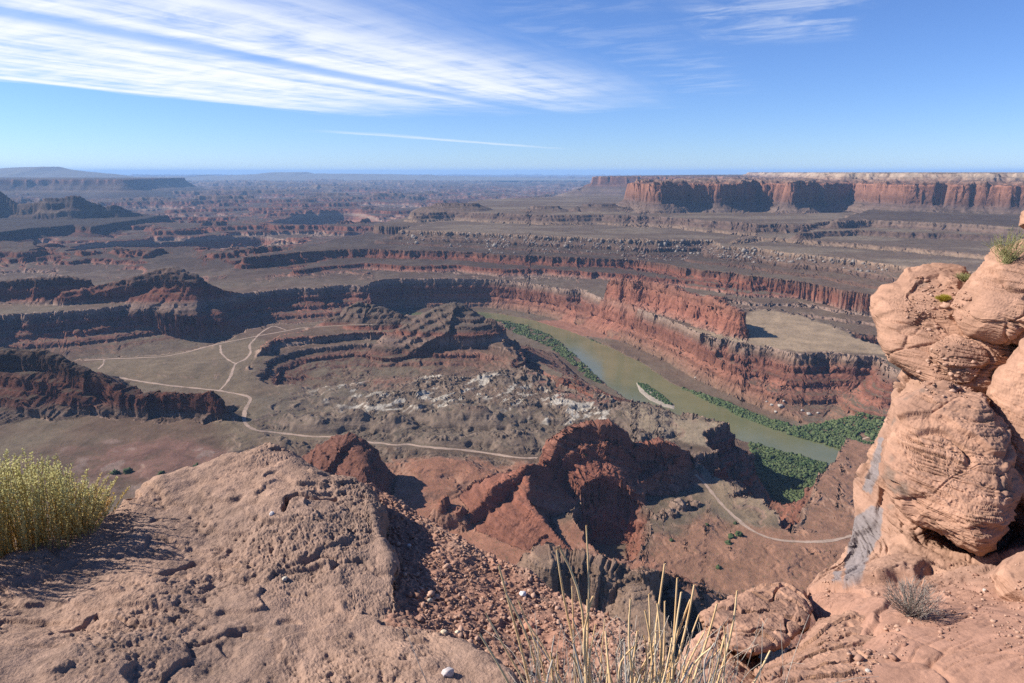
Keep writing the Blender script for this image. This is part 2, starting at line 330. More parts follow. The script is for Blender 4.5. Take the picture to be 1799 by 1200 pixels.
pm = [at_y(u, v, yy)[:2] for u, v, yy in ((1490, 306, 5700), (1560, 308, 5500), (1640, 308, 5250), (1720, 308, 5100), (1850, 308, 4900), (2000, 308, 4700))]
plateau(np.vstack([pm, [[8000, 6000], [9000, 12000], [4000, 12000], [3000, 7000]]]), -8, [(0, 0), (25, -8), (34, -26), (60, -34), (70, -58), (110, -70), (118, -80), (300, -96)], warp=(110, 420, 40, 90, 7), idn=17, seed=32, top=lambda m: 8 * nmid[m])
pm = [at_y(u, v, yy)[:2] for u, v, yy in ((1046, 312, 10500), (1100, 310, 10200), (1200, 310, 10300), (1300, 308, 10000), (1400, 307, 9800), (1560, 306, 9300), (2000, 306, 8000))]
plateau(np.vstack([pm, [[20000, 9000], [22000, 30000], [4500, 16000]]]), -62, [(0, 0), (12, -100), (30, -110), (300, -220), (700, -330)], warp=(260, 1300, 80, 180, 10), idn=18, seed=33, top=lambda m: 14 * nmid[m])
# --- mesas on the left
pm = [at_y(u, v, yy)[:2] for u, v, yy in ((-400, 315, 11500), (0, 315, 12200), (120, 314, 12400), (215, 314, 12300), (232, 315, 12800))]
plateau(np.vstack([pm, [[-7500, 16000], [-16000, 18000]]]), -128, [(0, 0), (14, -60), (25, -66), (200, -180), (420, -240), (800, -320)], warp=(120, 1200, 90, 220, 12), idn=19, seed=34)
cr = [(-260, 318, 6300), (-60, 326, 6200), (0, 335, 6100), (28, 358, 6050), (60, 356, 6000), (82, 347, 6000), (105, 347, 6000), (128, 343, 6000), (142, 345, 6020), (160, 354, 6050), (185, 362, 6100), (205, 359, 6130), (225, 370, 6200), (290, 385, 6400)]
ridge([at_y(*c) for c in cr], [(0, 0), (20, -40), (300, -240)], [(0, 0), (8, -26), (34, -50), (40, -90), (120, -130), (128, -170), (260, -205), (300, -240), (420, -258)], flat=16, warp=(60, 260, 40, 90, 8), idn=20, seed=35, jag=8)
p = PZ(-400, [(-400, 430), (0, 412), (60, 404), (130, 398), (160, 402)])
plateau(np.vstack([p, [[-3200, 6400], [-9000, 7000]]]), -385, [(0, 0), (10, -40), (120, -75)], warp=(70, 300, 20, 70, 6), idn=20, seed=36)
# --- dark buttes standing on the long wall
cr = [(-200, 520, 2480), (0, 494, 2520), (60, 489, 2540), (120, 486, 2560), (150, 492, 2580)]
ridge([at_y(*c) for c in cr], [(0, 0), (15, -50), (120, -120)], [(0, 0), (5, -28), (14, -32), (20, -62), (110, -110)], flat=26, warp=(26, 120, 14, 34, 4), idn=21, seed=37, jag=6)
cr = [(120, 512, 2480), (180, 500, 2530), (232, 487, 2560), (262, 478, 2570), (288, 470, 2575), (306, 469, 2575), (322, 477, 2560), (345, 483, 2560), (362, 496, 2570), (400, 512, 2620), (425, 515, 2700)]
ridge([at_y(*c) for c in cr], [(0, 0), (15, -60), (120, -150)], [(0, 0), (5, -12), (24, -22), (30, -62), (120, -110), (140, -126)], flat=20, warp=(22, 100, 14, 30, 4), idn=22, seed=38, jag=5)

# --- the gooseneck's red fin
cr = [(955, 494, 2700), (985, 489, 2680), (1010, 512, 2640), (1035, 508, 2600), (1052, 489, 2560), (1100, 491, 2500), (1150, 496, 2400), (1188, 503, 2290), (1200, 512, 2250), (1230, 518, 2170), (1262, 523, 2090), (1284, 536, 2010), (1305, 550, 1960)]
ridge([at_y(*c) for c in cr], [(0, 0), (8, -40), (20, -80), (60, -100)], [(0, 0), (7, -30), (12, -34), (20, -70), (60, -95), (80, -100)], flat=9, warp=(12, 90, 12, 20, 4), idn=23, seed=39, jag=9)

# --- the near bench with the roads; its rim, and the head of the side canyon
RB = [(-300, 660), (100, 640), (148, 630), (190, 626), (240, 624), (280, 622), (320, 616), (350, 611), (400, 596), (430, 580), (480, 568), (530, 566), (600, 560), (700, 553), (800, 552), (858, 562),
      (872, 585), (882, 606), (905, 636), (960, 668), (1040, 692), (1095, 700), (1140, 706), (1200, 722), (1245, 733), (1277, 741), (1262, 752), (1238, 758), (1240, 775), (1256, 792),
      (1222, 805), (1260, 830), (1320, 858), (1300, 868), (1340, 878), (1364, 904), (1372, 925), (1392, 935), (1412, 915), (1425, 880), (1432, 848), (1450, 815), (1472, 787), (1505, 766), (1540, 757), (1700, 750), (2000, 780)]
p = PZ(-480, RB)
plateau(np.vstack([p, [[3000, 300], [3000, -400], [-3000, -400], [-3000, 1300]]]), -480, [(0, 0), (4, -22), (12, -26), (18, -50), (70, -80), (76, -90), (170, -116), (230, -120)], warp=(6, 90, 7, 22, 2.5), seed=41,
        top=lambda m: 5 * nbig[m] + 1.5 * nmid[m])
RBm = inside(np.vstack([p, [[3000, 300], [3000, -400], [-3000, -400], [-3000, 1300]]]), np.ones(X.shape, bool)).reshape(X.shape)
# dark slope down to the river right of the bench
ridge([[*at_z(905, 605, -545), -548], [*at_z(960, 645, -535), -540], [*at_z(1025, 680, -520), -525], [*at_z(1080, 704, -500), -505]], [(0, 0), (200, -62)], [(0, 0), (160, -70)], flat=10, warp=(20, 90, 18, 30, 3), seed=43)
# the river bed
RIV = [(700, 550), (845, 549), (883, 553), (933, 563), (1000, 583), (1067, 610), (1133, 643), (1173, 672), (1233, 700), (1317, 740), (1400, 770), (1477, 790), (1600, 830), (1800, 900),
       (1800, 960), (1600, 870), (1453, 813), (1333, 780), (1303, 771), (1277, 760), (1210, 735), (1113, 705), (1093, 693), (1043, 653), (1000, 613), (967, 588), (917, 568), (880, 563), (845, 560), (700, 562)]
carve(PZ(-600, RIV), -606, [(0, 0), (4, 6.5), (40, 8.5), (80, 14), (110, 60), (140, 400)], warp=(5, 70, 3, 20, 1.5), seed=42)
carve(PZ(-598, [(1338, 800), (1453, 816), (1448, 840), (1425, 870), (1408, 905), (1392, 922), (1376, 908), (1364, 885), (1350, 862), (1334, 838)]), -598, [(0, 0), (10, 4), (24, 30), (32, 60), (44, 90), (54, 400)], warp=(5, 50, 4, 20, 1.5), seed=58)
# the sunken basin behind the badlands
BA = [(520, 652), (530, 634), (560, 622), (620, 616), (700, 616), (780, 616), (830, 616), (850, 622), (856, 634), (820, 640), (740, 638), (660, 648), (580, 654)]
BP = [(452, 640), (466, 611), (482, 597), (540, 591), (620, 592), (700, 596), (790, 596), (860, 596), (876, 604), (868, 578), (800, 566), (700, 564), (600, 570), (530, 580), (490, 588), (460, 606)]
plateau(PZ(-460, BP), -460, [(0, 0), (4, -9), (18, -13), (22, -24), (48, -32), (52, -42), (70, -46)], warp=(10, 110, 9, 26, 2.5), seed=61, top=lambda m: 4 * nbig[m])
carve(PZ(-480, BA), -522, [(0, 0), (20, 6), (55, 12), (62, 22), (85, 26), (92, 38), (130, 44)], warp=(20, 140, 14, 32, 3), seed=44)
# badland mounds and gullies of the bench
bad = RBm & (Y > 900) & (Y < 2000)
bw = (1 - ss(X, 300, 340) * ss(1320 - Y, 0, 60)) * ss(Y, 1000, 1130) * ss(1960 - Y, 0, 250) * ss(X, -600, -430) * ss(520 - X, 0, 150) * RBm
gul = rid2(X + 40 * nbig, Y + 40 * nmid, 1 / 130.0, 3, 0.42, seed=45)
H -= bw * (8 * ss(gul, 0.15, 0.95) - 2) * (H > -540)
H -= bw * 2.2 * rid2(X + 20 * nmid, Y, 1 / 38.0, 3, seed=62) * (H > -540)
H += bw * 7 * nbig
lime = ss(Y, 1330, 1420) * ss(1800 - Y, 0, 120) * ss(X, -330, -200) * ss(300 - X, 0, 80)
st = fbm2(X * 0.7 + 0.5 * Y, Y, 1 / 70.0, 4, seed=46); H += lime * (4.5 * (ss(np.mod(st * 3.2, 1), 0.75, 0.95)) + 2.0 * nfine) * (H > -540)
for (uu, vv, ra, hh, el) in ((560, 745, 52, 16, 1.2), (625, 735, 42, 16, 1.0), (690, 740, 46, 18, 1.1), (735, 720, 40, 15, 1.0), (800, 728, 60, 20, 1.4), (860, 735, 48, 14, 1.3), (870, 765, 50, 13, 1.6), (940, 770, 60, 13, 1.7), (780, 775, 42, 10, 1.2),
                             (520, 735, 40, 10, 1.1), (900, 665, 70, 14, 1.8), (960, 640, 60, 12, 1.4), (700, 690, 60, 10, 1.6), (500, 770, 40, 7, 1.3), (330, 650, 90, 8, 2.0), (780, 825, 60, 9, 1.5), (850, 845, 45, 8, 1.2), (720, 860, 60, 8, 1.5)):
    mound(uu, vv, -480, ra, hh, ell=el)
# dark layered buttes at the back of the bench
cr = [(598, 556, 2080), (610, 540, 2090), (630, 531, 2100), (652, 535, 2100), (682, 545, 2080), (712, 556, 2060)]
ridge([at_y(*c) for c in cr], [(0, 0), (120, -50)], [(0, 0), (5, -9), (34, -16), (39, -25), (80, -40)], flat=10, warp=(12, 70, 8, 22, 3), idn=24, seed=47, jag=4)
cr = [(690, 585, 1960), (730, 560, 1990), (765, 541, 2020), (792, 532, 2040), (808, 533, 2040), (828, 549, 2015)]
ridge([at_y(*c) for c in cr], [(0, 0), (90, -50)], [(0, 0), (12, -8), (34, -14), (38, -22), (66, -29), (70, -38), (96, -48)], flat=12, warp=(12, 80, 8, 24, 3), idn=25, seed=48, jag=4)
cr = [(852, 562, 1985), (862, 557, 1980), (871, 565, 1968)]
ridge([at_y(*c) for c in cr], [(0, 0), (5, -16), (12, -30), (36, -50)], [(0, 0), (5, -16), (12, -30), (40, -50)], flat=4, warp=(5, 40, 5, 14, 2), idn=25, seed=68, jag=4)

# --- dark promontory at the left
cr = [(-220, 590, 1480), (-60, 606, 1440), (0, 612, 1420), (68, 614, 1400), (100, 624, 1385), (130, 640, 1370), (165, 655, 1355), (205, 676, 1340), (245, 692, 1325), (290, 689, 1312), (330, 692, 1305), (360, 690, 1298), (372, 688, 1295), (384, 700, 1290)]
ridge([at_y(*c) for c in cr], [(0, 0), (20, -30), (200, -130)], [(0, 0), (7, -8), (12, -40), (36, -48), (41, -70), (78, -82), (83, -100), (160, -112), (250, -124)], flat=7, warp=(16, 80, 12, 26, 3), idn=26, seed=49, jag=4)
cr = [(160, 742, 1180), (215, 733, 1195), (262, 735, 1205), (250, 762, 1170)]
# --- small slickrock dome
cr = [(536, 800, 1000), (556, 783, 1000), (585, 767, 995), (612, 760, 990), (628, 770, 985), (632, 790, 965), (640, 815, 935)]
ridge([at_y(*c) for c in cr], [(0, 0), (10, -8), (24, -28), (40, -60), (70, -90)], [(0, 0), (14, -8), (30, -22), (60, -46), (90, -70), (110, -90)], flat=5, warp=(7, 60, 5, 22, 1.2), idn=27, seed=50, jag=2)
# --- the central fin: head block, spur, talus ridge, cross-bedded nose, and the hollow under it
fin_r = [(0, 0), (5, -24), (14, -28), (18, -48), (60, -74), (66, -86), (110, -112)]
cr = [(958, 806, 965), (972, 772, 980), (1000, 752, 990), (1035, 742, 998), (1075, 741, 1004), (1098, 758, 1008), (1113, 780, 1012), (1140, 776, 1018), (1165, 773, 1024), (1190, 782, 1030), (1203, 800, 1034)]
ridge([at_y(*c) for c in cr], [(0, 0), (5, -26), (12, -30), (16, -58), (50, -90), (80, -110)], fin_r, flat=10, warp=(8, 55, 6, 14, 2), idn=28, seed=51, jag=5)
cr = [(962, 818, 955), (925, 815, 935), (900, 834, 920), (878, 850, 905), (855, 868, 890), (832, 892, 878)]
ridge([at_y(*c) for c in cr], [(0, 0), (5, -14), (9, -22), (60, -60)], [(0, 0), (4, -10), (8, -18), (60, -55)], flat=3, warp=(5, 40, 5, 10, 2), idn=28, seed=52, jag=6)
cr = [(930, 822, 935), (922, 868, 885), (950, 912, 840), (1006, 970, 785)]
ridge([at_y(*c) for c in cr], [(0, 0), (6, -14), (40, -36), (80, -60)], [(0, 0), (120, -62)], flat=2, warp=(5, 50, 3, 14, 1), idn=28, seed=53)
cr = [(1196, 792, 1028), (1150, 828, 985), (1092, 862, 945), (1052, 888, 915), (1040, 905, 898)]
ridge([at_y(*c) for c in cr], [(0, 0), (3, -16), (6, -24), (40, -50)], [(0, 0), (18, -7), (22, -16), (44, -28), (48, -40), (70, -60)], flat=7, warp=(7, 45, 6, 16, 1.5), idn=28, seed=54, jag=2)
carve(PZ(-510, [(1040, 935), (1075, 925), (1105, 930), (1100, 965), (1085, 1000), (1062, 985)]), -528, [(0, 0), (14, 12), (30, 40), (36, 400)], warp=(8, 50, 5, 18, 1.5), seed=55)
# rock knobs by the road, and the brown block under the tan bench is part of the rim itself
for (uu, vv, ra, hh) in ((1195, 890, 14, 16), (1175, 903, 12, 10), (1222, 885, 8, 8), (1160, 910, 9, 7), (795, 915, 22, 26), (770, 912, 16, 20), (815, 925, 12, 14), (870, 905, 10, 8)):
    mound(uu, vv, -482, ra, hh, idn=0, power=0.35)
# --- ground rising to the cliff the viewer stands on
near = ss(720 - RR, 0, 380); H += near * (90 + 30 * nbig + 10 * nmid) * (ID == 0)
H += ss(1250 - Y, 0, 250) * (7 * nbig + 2.5 * nmid * ss(X, 60, 160)) * (ID == 0) * RBm
cr = [(962, 968, 560), (985, 972, 560), (1030, 978, 556), (1075, 992, 548), (1108, 1012, 540), (1125, 1040, 520), (1150, 1085, 490), (1165, 1130, 460)]
ridge([at_y(*c) for c in cr], [(0, 0), (5, -30), (10, -34), (20, -60), (120, -140)], [(0, 0), (10, -3), (20, -22), (26, -50), (120, -140)], flat=9, warp=(8, 36, 7, 12, 2), idn=29, seed=56, jag=3)
cr = [(1108, 1012, 540), (1150, 1000, 600), (1180, 1012, 610), (1200, 1040, 590)]
ridge([at_y(*c) for c in cr], [(0, 0), (30, -20), (120, -80)], [(0, 0), (4, -30), (9, -70), (30, -100)], flat=5, warp=(8, 40, 6, 14, 2), idn=29, seed=57, jag=3)

# --- bedding: slopes are broken into ledges of uneven thickness
gy = np.gradient(H, axis=0) / np.gradient(RR, axis=0); gx = np.gradient(H, axis=1) / (RR * (az[1] - az[0]))
slope = np.sqrt(gx * gx + gy * gy)
lay = np.cumsum(np.random.default_rng(3).uniform(6, 19, 90)) - 640
hz = H + 5 * nbig + 1.2 * nmid + np.where((ID == 28) | (ID == 27), 0.42 * X + 0.12 * Y, 0)
k = np.clip(np.searchsorted(lay, hz) - 1, 0, len(lay) - 2); z0 = lay[k]; z1 = lay[k + 1]; t = np.clip((hz - z0) / (z1 - z0), 0, 1)
t2 = np.where(t < 0.62, 0.28 * t / 0.62, 0.28 + 0.72 * (t - 0.62) / 0.38)
wt = 0.85 * ss(slope, 0.10, 0.35) * ss(1.6 - slope, -0.6, 0.6) * (Y < 9000)
H += wt * (t2 - t) * (z1 - z0)
ruf = np.minimum(slope, 1.6) * ss(slope, 0.12, 0.55) * (1 - 0.65 * bw) * np.where(ID == 28, 0.45, 1.0) * ss(7000 - RR, 0, 3500) * (H > -597)
H += (3.2 * nfine + 2.0 * fbm2(X, Y, 1 / 4.2, 2, 0.7, seed=60) + 2.2 * (rid2(X, Y, 1 / 13.0, 3, 0.6, seed=64) - 0.2)) * ruf
H = np.maximum(H, -607)

HREG = H
def ground(x, y):
    """height of the sheet at world points"""
    H = HREG; r = np.hypot(x, y); a = np.arctan2(x, y)
    i = np.interp(r, rr, np.arange(NR)); j = np.interp(a, az, np.arange(NA))
    i0 = np.clip(i.astype(int), 0, NR - 2); j0 = np.clip(j.astype(int), 0, NA - 2); fi = i - i0; fj = j - j0
    return (H[i0, j0] * (1 - fi) * (1 - fj) + H[i0 + 1, j0] * fi * (1 - fj) + H[i0, j0 + 1] * (1 - fi) * fj + H[i0 + 1, j0 + 1] * fi * fj)
def hit(u, v):
    """first point of the sheet seen through a pixel of the photograph"""
    Xd, Yd, Zd = ray(u, v); hyp = math.hypot(Xd, Yd)
    x = rr * Xd / hyp; y = rr * Yd / hyp; z = rr * Zd / hyp; g = ground(x, y)
    b = np.nonzero(g >= z)[0]
    if len(b) == 0: return None
    i = max(b[0], 1); f0 = z[i - 1] - g[i - 1]; f1 = g[i] - z[i]; t = f0 / (f0 + f1 + 1e-9); r = rr[i - 1] + t * (rr[i] - rr[i - 1])
    xx, yy = r * Xd / hyp, r * Yd / hyp
    return np.array([xx, yy, float(ground(np.array([xx]), np.array([yy]))[0])])

# --- the dirt roads are graded into the ground before it is meshed
exec_roads = []
def road_line(pts):
    dense = []
    for a, b in zip(pts[:-1], pts[1:]):
        n = max(2, int(math.hypot(b[0] - a[0], b[1] - a[1]) / 4))
        dense += [(a[0] + (b[0] - a[0]) * t, a[1] + (b[1] - a[1]) * t) for t in np.linspace(0, 1, n, endpoint=False)]
    dense.append(pts[-1]); w3 = [hit(*p) for p in dense]; w3 = np.array([p for p in w3 if p is not None]); keep = [w3[0]]
    for p in w3[1:]:
        if np.linalg.norm(p[:2] - keep[-1][:2]) < 160: keep.append(p)
    q = np.array(keep); d = np.r_[0, np.cumsum(np.hypot(*np.diff(q[:, :2], axis=0).T))]; s = np.arange(0, d[-1], 4.0)
    q = np.stack([np.interp(s, d, q[:, k]) for k in range(3)], 1); q[:, 2] = ground(q[:, 0], q[:, 1])
    for it in range(60):
        q[1:-1, 2] = 0.25 * q[:-2, 2] + 0.5 * q[1:-1, 2] + 0.25 * q[2:, 2]
        if it < 25: q[1:-1, :2] = 0.25 * q[:-2, :2] + 0.5 * q[1:-1, :2] + 0.25 * q[2:, :2]
    m = box_mask(q[:, :2], 40); d, _, _, val = seg_dist(q[::3, :2], False, m, q[::3, 2]); k = 1 - ss(d, 7, 24); H[m] = H[m] * (1 - k) + val * k
    return q
ROADS = [([(148, 633), (187, 631), (240, 629), (287, 627), (333, 618), (367, 608), (403, 600), (440, 593), (460, 589), (500, 582), (533, 575), (600, 572), (655, 570)], 8, "dirt road along the rim of the olive bench"),
    ([(452, 590), (465, 580), (480, 572), (503, 580)], 6, "short dirt spur above the long shaded wall"),
    ([(452, 591), (438, 606), (441, 620), (430, 633), (413, 639), (405, 662), (396, 676), (385, 686)], 7, "dirt road climbing from the valley road to the rim road"),
    ([(387, 606), (388, 620), (400, 632), (413, 639)], 6, "short dirt road cutting off a bend"),
    ([(192, 660), (233, 668), (300, 678), (383, 686), (437, 696), (442, 701), (430, 720), (428, 743), (443, 755), (483, 760), (535, 766), (600, 772), (636, 777), (733, 783), (833, 793), (900, 803), (945, 806)], 9, "main dirt road bending round the badlands and passing behind the red fin"),
    ([(1222, 834), (1243, 857), (1283, 903), (1320, 933), (1350, 947), (1400, 953), (1467, 950), (1500, 940)], 6, "reddish dirt road descending past the side canyon"),
    ([(1537, 764), (1513, 771), (1487, 797), (1470, 815)], 5, "dirt spur on the bench beside the near right rock"),
    ([(183, 632), (182, 640), (172, 649)], 5, "small dirt loop at the end of the rim road")]
LINES = [road_line(r[0]) for r in ROADS]

# --- respace each column's points so that cliffs get as many as they need, then break the faces into ledges and blocks
zr = H / RR; dz_ = np.diff(zr, axis=0); wgt = 0.10 * np.diff(RR, axis=0) / RR[1:] + np.maximum(dz_, 0) + 0.12 * np.abs(dz_)
cum = np.vstack([np.zeros((1, NA)), np.cumsum(wgt, axis=0)]); cum = cum / cum[-1:]
kern = np.ones(9) / 9
cs_ = np.cumsum(np.pad(cum, ((0, 0), (5, 4)), mode='edge'), axis=1); cum = (cs_[:, 9:] - cs_[:, :-9]) / 9      # neighbours share a similar spacing
FI = np.empty((NR, NA), np.float32); tgt = np.linspace(0, 1, NR); idx_ = np.arange(NR)
for j in range(NA): FI[:, j] = np.interp(tgt, cum[:, j] / cum[-1, j], idx_)
I0 = np.clip(FI.astype(np.int32), 0, NR - 2); FR = (FI - I0)
def resamp(a): return np.take_along_axis(a, I0, 0) * (1 - FR) + np.take_along_axis(a, I0 + 1, 0) * FR
def resamp_n(a): return np.take_along_axis(a, np.where(FR > 0.5, I0 + 1, I0), 0)
RR2 = resamp(RR); H = resamp(H).astype(np.float64); ID = resamp_n(ID); RBm = resamp_n(RBm); bw = resamp(bw)
X = RR2 * np.sin(AZ); Y = RR2 * np.cos(AZ); RR = RR2
nfine = fbm2(X, Y, 1 / 9.0, 3, seed=1); nmid = fbm2(X, Y, 1 / 45.0, 4, seed=2); nbig = fbm2(X, Y, 1 / 220.0, 4, seed=3)
def sheet_normals():
    ax, ay, az_ = (np.gradient(q, axis=0) for q in (X, Y, H)); bx, by, bz_ = (np.gradient(q, axis=1) for q in (X, Y, H))
    nx, ny, nz = by * az_ - bz_ * ay, bz_ * ax - bx * az_, bx * ay - by * ax; l = np.sqrt(nx * nx + ny * ny + nz * nz) + 1e-9; return nx / l, ny / l, nz / l
nx, ny, nz = sheet_normals(); hl = np.sqrt(nx * nx + ny * ny) + 1e-6; steep = ss(hl, 0.25, 0.8) * ss(9000 - RR, 0, 4500)
tilt = np.where((ID == 28) | (ID == 27), 0.42 * X + 0.12 * Y, 0); zt = H + 4 * nbig + 1.0 * nmid + tilt
lay2 = np.cumsum(np.random.default_rng(4).uniform(2.5, 8.0, 300)) - 660
def bands(z, edges, lo, hi, sd, sharp=0.6):
    v = np.random.default_rng(sd).uniform(lo, hi, len(edges)); k = np.clip(np.searchsorted(edges, z) - 1, 0, len(edges) - 2); f = ss((z - edges[k]) / (edges[k + 1] - edges[k]), sharp, 1.0); return v[k] + (v[k + 1] - v[k]) * f
push = 3.4 * bands(zt, lay, -1, 1, 31, 0.8) + 2.2 * bands(zt, lay2, -1, 1, 32, 0.75)
mk = steep > 0.02; xs, ys, zs = X[mk], Y[mk], H[mk]
p3 = np.zeros_like(H); n3 = fbm3(xs, ys, zs, 1 / 26.0, 3, 0.55, seed=65); n4 = fbm3(xs, ys, zs * 1.6, 1 / 8.0, 3, 0.6, seed=66)
cell = np.floor(fbm3(xs, ys, zs * 0.8, 1 / 20.0, 1, seed=67) * 5) / 5
p3[mk] = 5.0 * n3 + 3.6 * n4 + 3.0 * cell
finm = np.where(ID == 28, 1.0, 0.0); push *= 1 + 0.8 * finm; p3 *= 1 - 0.45 * finm; push *= 1 - 0.6 * bw; p3 *= 1 - 0.6 * bw
push = (push * (0.5 + 0.7 * ss(nmid, -0.3, 0.3)) + p3) * steep * np.clip(RR / 2000.0, 0.28, 1.2)
X += nx / hl * push; Y += ny / hl * push

# --- colour of the ground: beds by height, soils on the flats
nx, ny, nz = sheet_normals(); slope = np.sqrt(nx * nx + ny * ny) / np.maximum(np.abs(nz), 0.05)
st = fbm2(X * 0.7 + 0.5 * Y, Y, 1 / 70.0, 4, seed=46); zj = H + 6 * nbig + 2 * nmid
C = np.zeros(X.shape + (3,), np.float32)
bz = [-610, -590, -560, -530, -505, -490, -470, -455, -425, -400, -385, -350, -328, -300, -255, -215, -190, -85, -75, -45, -10, 60]
bc = [(.22, .16, .11), (.24, .15, .105), (.235, .115, .08), (.26, .12, .085), (.23, .105, .075), (.24, .16, .12), (.22, .16, .125), (.23, .10, .07), (.25, .105, .07), (.24, .14, .10), (.19, .12, .09), (.20, .135, .10), (.24, .17, .12),
      (.19, .125, .10), (.21, .15, .115), (.17, .115, .095), (.26, .14, .10), (.29, .145, .10), (.27, .16, .12), (.36, .25, .19), (.38, .29, .22), (.36, .28, .21)]
bz = np.array(bz, float); bc = np.array(bc)
for ch in range(3): C[..., ch] = np.interp(zj, bz, bc[:, ch])
zt = zj + tilt
thin = bands(zt, lay, 0.62, 1.28, 17) * bands(zt + 1.5 * nmid, lay2, 0.74, 1.22, 18); C *= thin[..., None] ** 0.9
flat = 1 - ss(slope, 0.16, 0.42)
soil = np.zeros_like(C)
def paint(dst, mask, col): dst += (np.array(col, np.float32) - dst) * np.clip(mask, 0, 1)[..., None]
paint(soil, np.ones(X.shape), (.135, .09, .064))
olive = ss(fbm2(X, Y, 1 / 300.0, 4, seed=71), -0.25, 0.35); paint(soil, olive * 0.8, (.17, .135, .095))
paint(soil, ss(Y, 2600, 3300) * 0.85, (.085, .057, .043)); paint(soil, ss(Y, 2400, 3000) * ss(nbig + 0.5 * nmid, 0.0, 0.25) * 0.6, (.15, .11, .082)); paint(soil, ss(H, -365, -320) * ss(-240 - H, 0, 40), (.175, .125, .09)); paint(soil, ss(H, -365, -320) * ss(-240 - H, 0, 40) * ss(fbm2(X, Y * 2.4, 1 / 700.0, 4, 0.6, seed=84), -0.05, 0.2) * 0.85, (.27, .21, .15))
def area(px_pts, z, soft, seed=0.0):
    pts = PZ(z, px_pts); m = box_mask(pts, soft * 3); o = np.zeros(X.shape, np.float32)
    d, _, _, _ = seg_dist(pts, True, m); d = np.where(inside(pts, m), d, -d) + soft * 1.6 * nmid[m] + soft * 1.2 * nbig[m]
    o[m] = ss(d, -soft, soft); return o
a_pen = area([(1197, 577), (1233, 588), (1300, 604), (1400, 618), (1547, 622), (1600, 620), (1536, 603), (1459, 573), (1416, 557), (1330, 540), (1290, 575)], -470, 20)
paint(soil, a_pen, (.33, .245, .165))
a_red = area([(560, 820), (700, 805), (930, 815), (960, 840), (860, 900), (1100, 960), (1250, 930), (1330, 945), (1480, 960), (1700, 1200), (400, 1200), (300, 900)], -480, 40)
paint(soil, a_red, (.30, .155, .105)); C += (np.array((.30, .15, .10), np.float32) - C) * (a_red * 0.6)[..., None]
a_red2 = area([(130, 785), (250, 770), (420, 790), (430, 830), (250, 870), (130, 840)], -480, 25); paint(soil, a_red2 * ss(nbig + nmid, -0.5, 0.2), (.19, .11, .085)); paint(soil, a_red2 * ss(nmid - nbig, 0.15, 0.3) * 0.45, (.26, .21, .175))
a_red3 = area([(620, 660), (700, 640), (750, 650), (700, 690), (640, 690)], -495, 25); paint(soil, a_red3 * 0.8, (.25, .125, .09))
a_red4 = area([(900, 655), (980, 665), (1060, 690), (1075, 720), (1000, 710), (930, 690)], -490, 25); paint(soil, a_red4, (.27, .13, .095))
a_tan = area([(1100, 705), (1200, 725), (1260, 745), (1250, 785), (1150, 770), (1100, 735)], -480, 16); paint(soil, a_tan, (.31, .24, .165))
a_oli = area([(150, 640), (440, 590), (480, 600), (440, 700), (640, 770), (420, 790), (380, 760), (420, 700), (200, 665)], -480, 30); paint(soil, a_oli, (.175, .132, .09))
a_bad = area([(450, 700), (560, 680), (760, 690), (1000, 730), (960, 800), (640, 775), (450, 755)], -480, 30); paint(soil, a_bad * 0.9, (.15, .12, .088))
a_strip = area([(1440, 850), (1470, 790), (1540, 760), (1560, 900), (1440, 920)], -480, 12); paint(soil, a_strip * 0.8, (.31, .18, .12))
a_dome = area([(1212, 822), (1260, 838), (1330, 862), (1362, 900), (1350, 925), (1300, 905), (1240, 880)], -480, 14); paint(soil, a_dome, (.25, .185, .125))
a_right = area([(1240, 900), (1340, 925), (1392, 925), (1420, 890), (1450, 820), (1480, 780), (1540, 755), (1700, 755), (1700, 1100), (1250, 1060), (1150, 980)], -480, 14); paint(soil, a_right, (.29, .165, .11))
C = C + (soil - C) * flat[..., None]; C += (np.array((.28, .16, .11), np.float32) - C) * (a_right * 0.55 * (ID == 0))[..., None]
bench_slope = RBm * bw * (1 - flat); C += (np.array((.165, .13, .10), np.float32) - C) * (bench_slope * 0.75 * (1 - ss(a_bad * 0, 0, 1)))[..., None]
a_lime = area([(545, 655), (620, 650), (650, 690), (720, 700), (770, 650), (840, 665), (1000, 690), (1090, 705), (1080, 745), (960, 745), (840, 700), (820, 730), (640, 730), (560, 700)], -485, 22)
lm = a_lime * ss(fbm2(X * 0.75 - 0.66 * Y, (0.66 * X + 0.75 * Y) * 0.45, 1 / 26.0, 4, 0.6, seed=63) + 0.5 * st + 0.25 * nfine, 0.10, 0.22); paint(C, lm * 0.9, (.48, .43, .36))
white = (ID == 17) * ss(H, -75, -20) * ss(nbig + nmid * 0.5, -0.25, 0.2); paint(C, white * 0.7, (.48, .38, .29))
dots = ss(fbm2(X, Y, 1 / 5.0, 2, seed=77), 0.30, 0.46) * ss(2400 - RR, 0, 600) * ss(RR, 500, 650); paint(C, dots * flat * 0.55 * (H > -560), (.09, .09, .05))
dots2 = ss(fbm2(X, Y * 1.4, 1 / 13.0, 3, 0.6, seed=79), 0.12, 0.34) * ss(RR, 1900, 2600) * ss(8000 - RR, 0, 3000); paint(C, dots2 * flat * 0.42, (.075, .065, .045))
sc_f = fbm2(X, Y * 2.0, 1 / 1800.0, 6, 0.6, seed=78); paint(C, ss(sc_f, 0.05, 0.3) * ss(Y, 9000, 16000) * 0.45, (.34, .27, .22)); paint(C, ss(-sc_f, 0.05, 0.3) * ss(Y, 6000, 12000) * 0.6, (.12, .10, .08))
a_veg = np.maximum(area([(1330, 778), (1453, 814), (1455, 845), (1410, 915), (1385, 915), (1345, 860)], -598, 8), area([(1175, 675), (1317, 741), (1480, 790), (1560, 800), (1560, 754), (1400, 754), (1270, 705)], -598, 8))
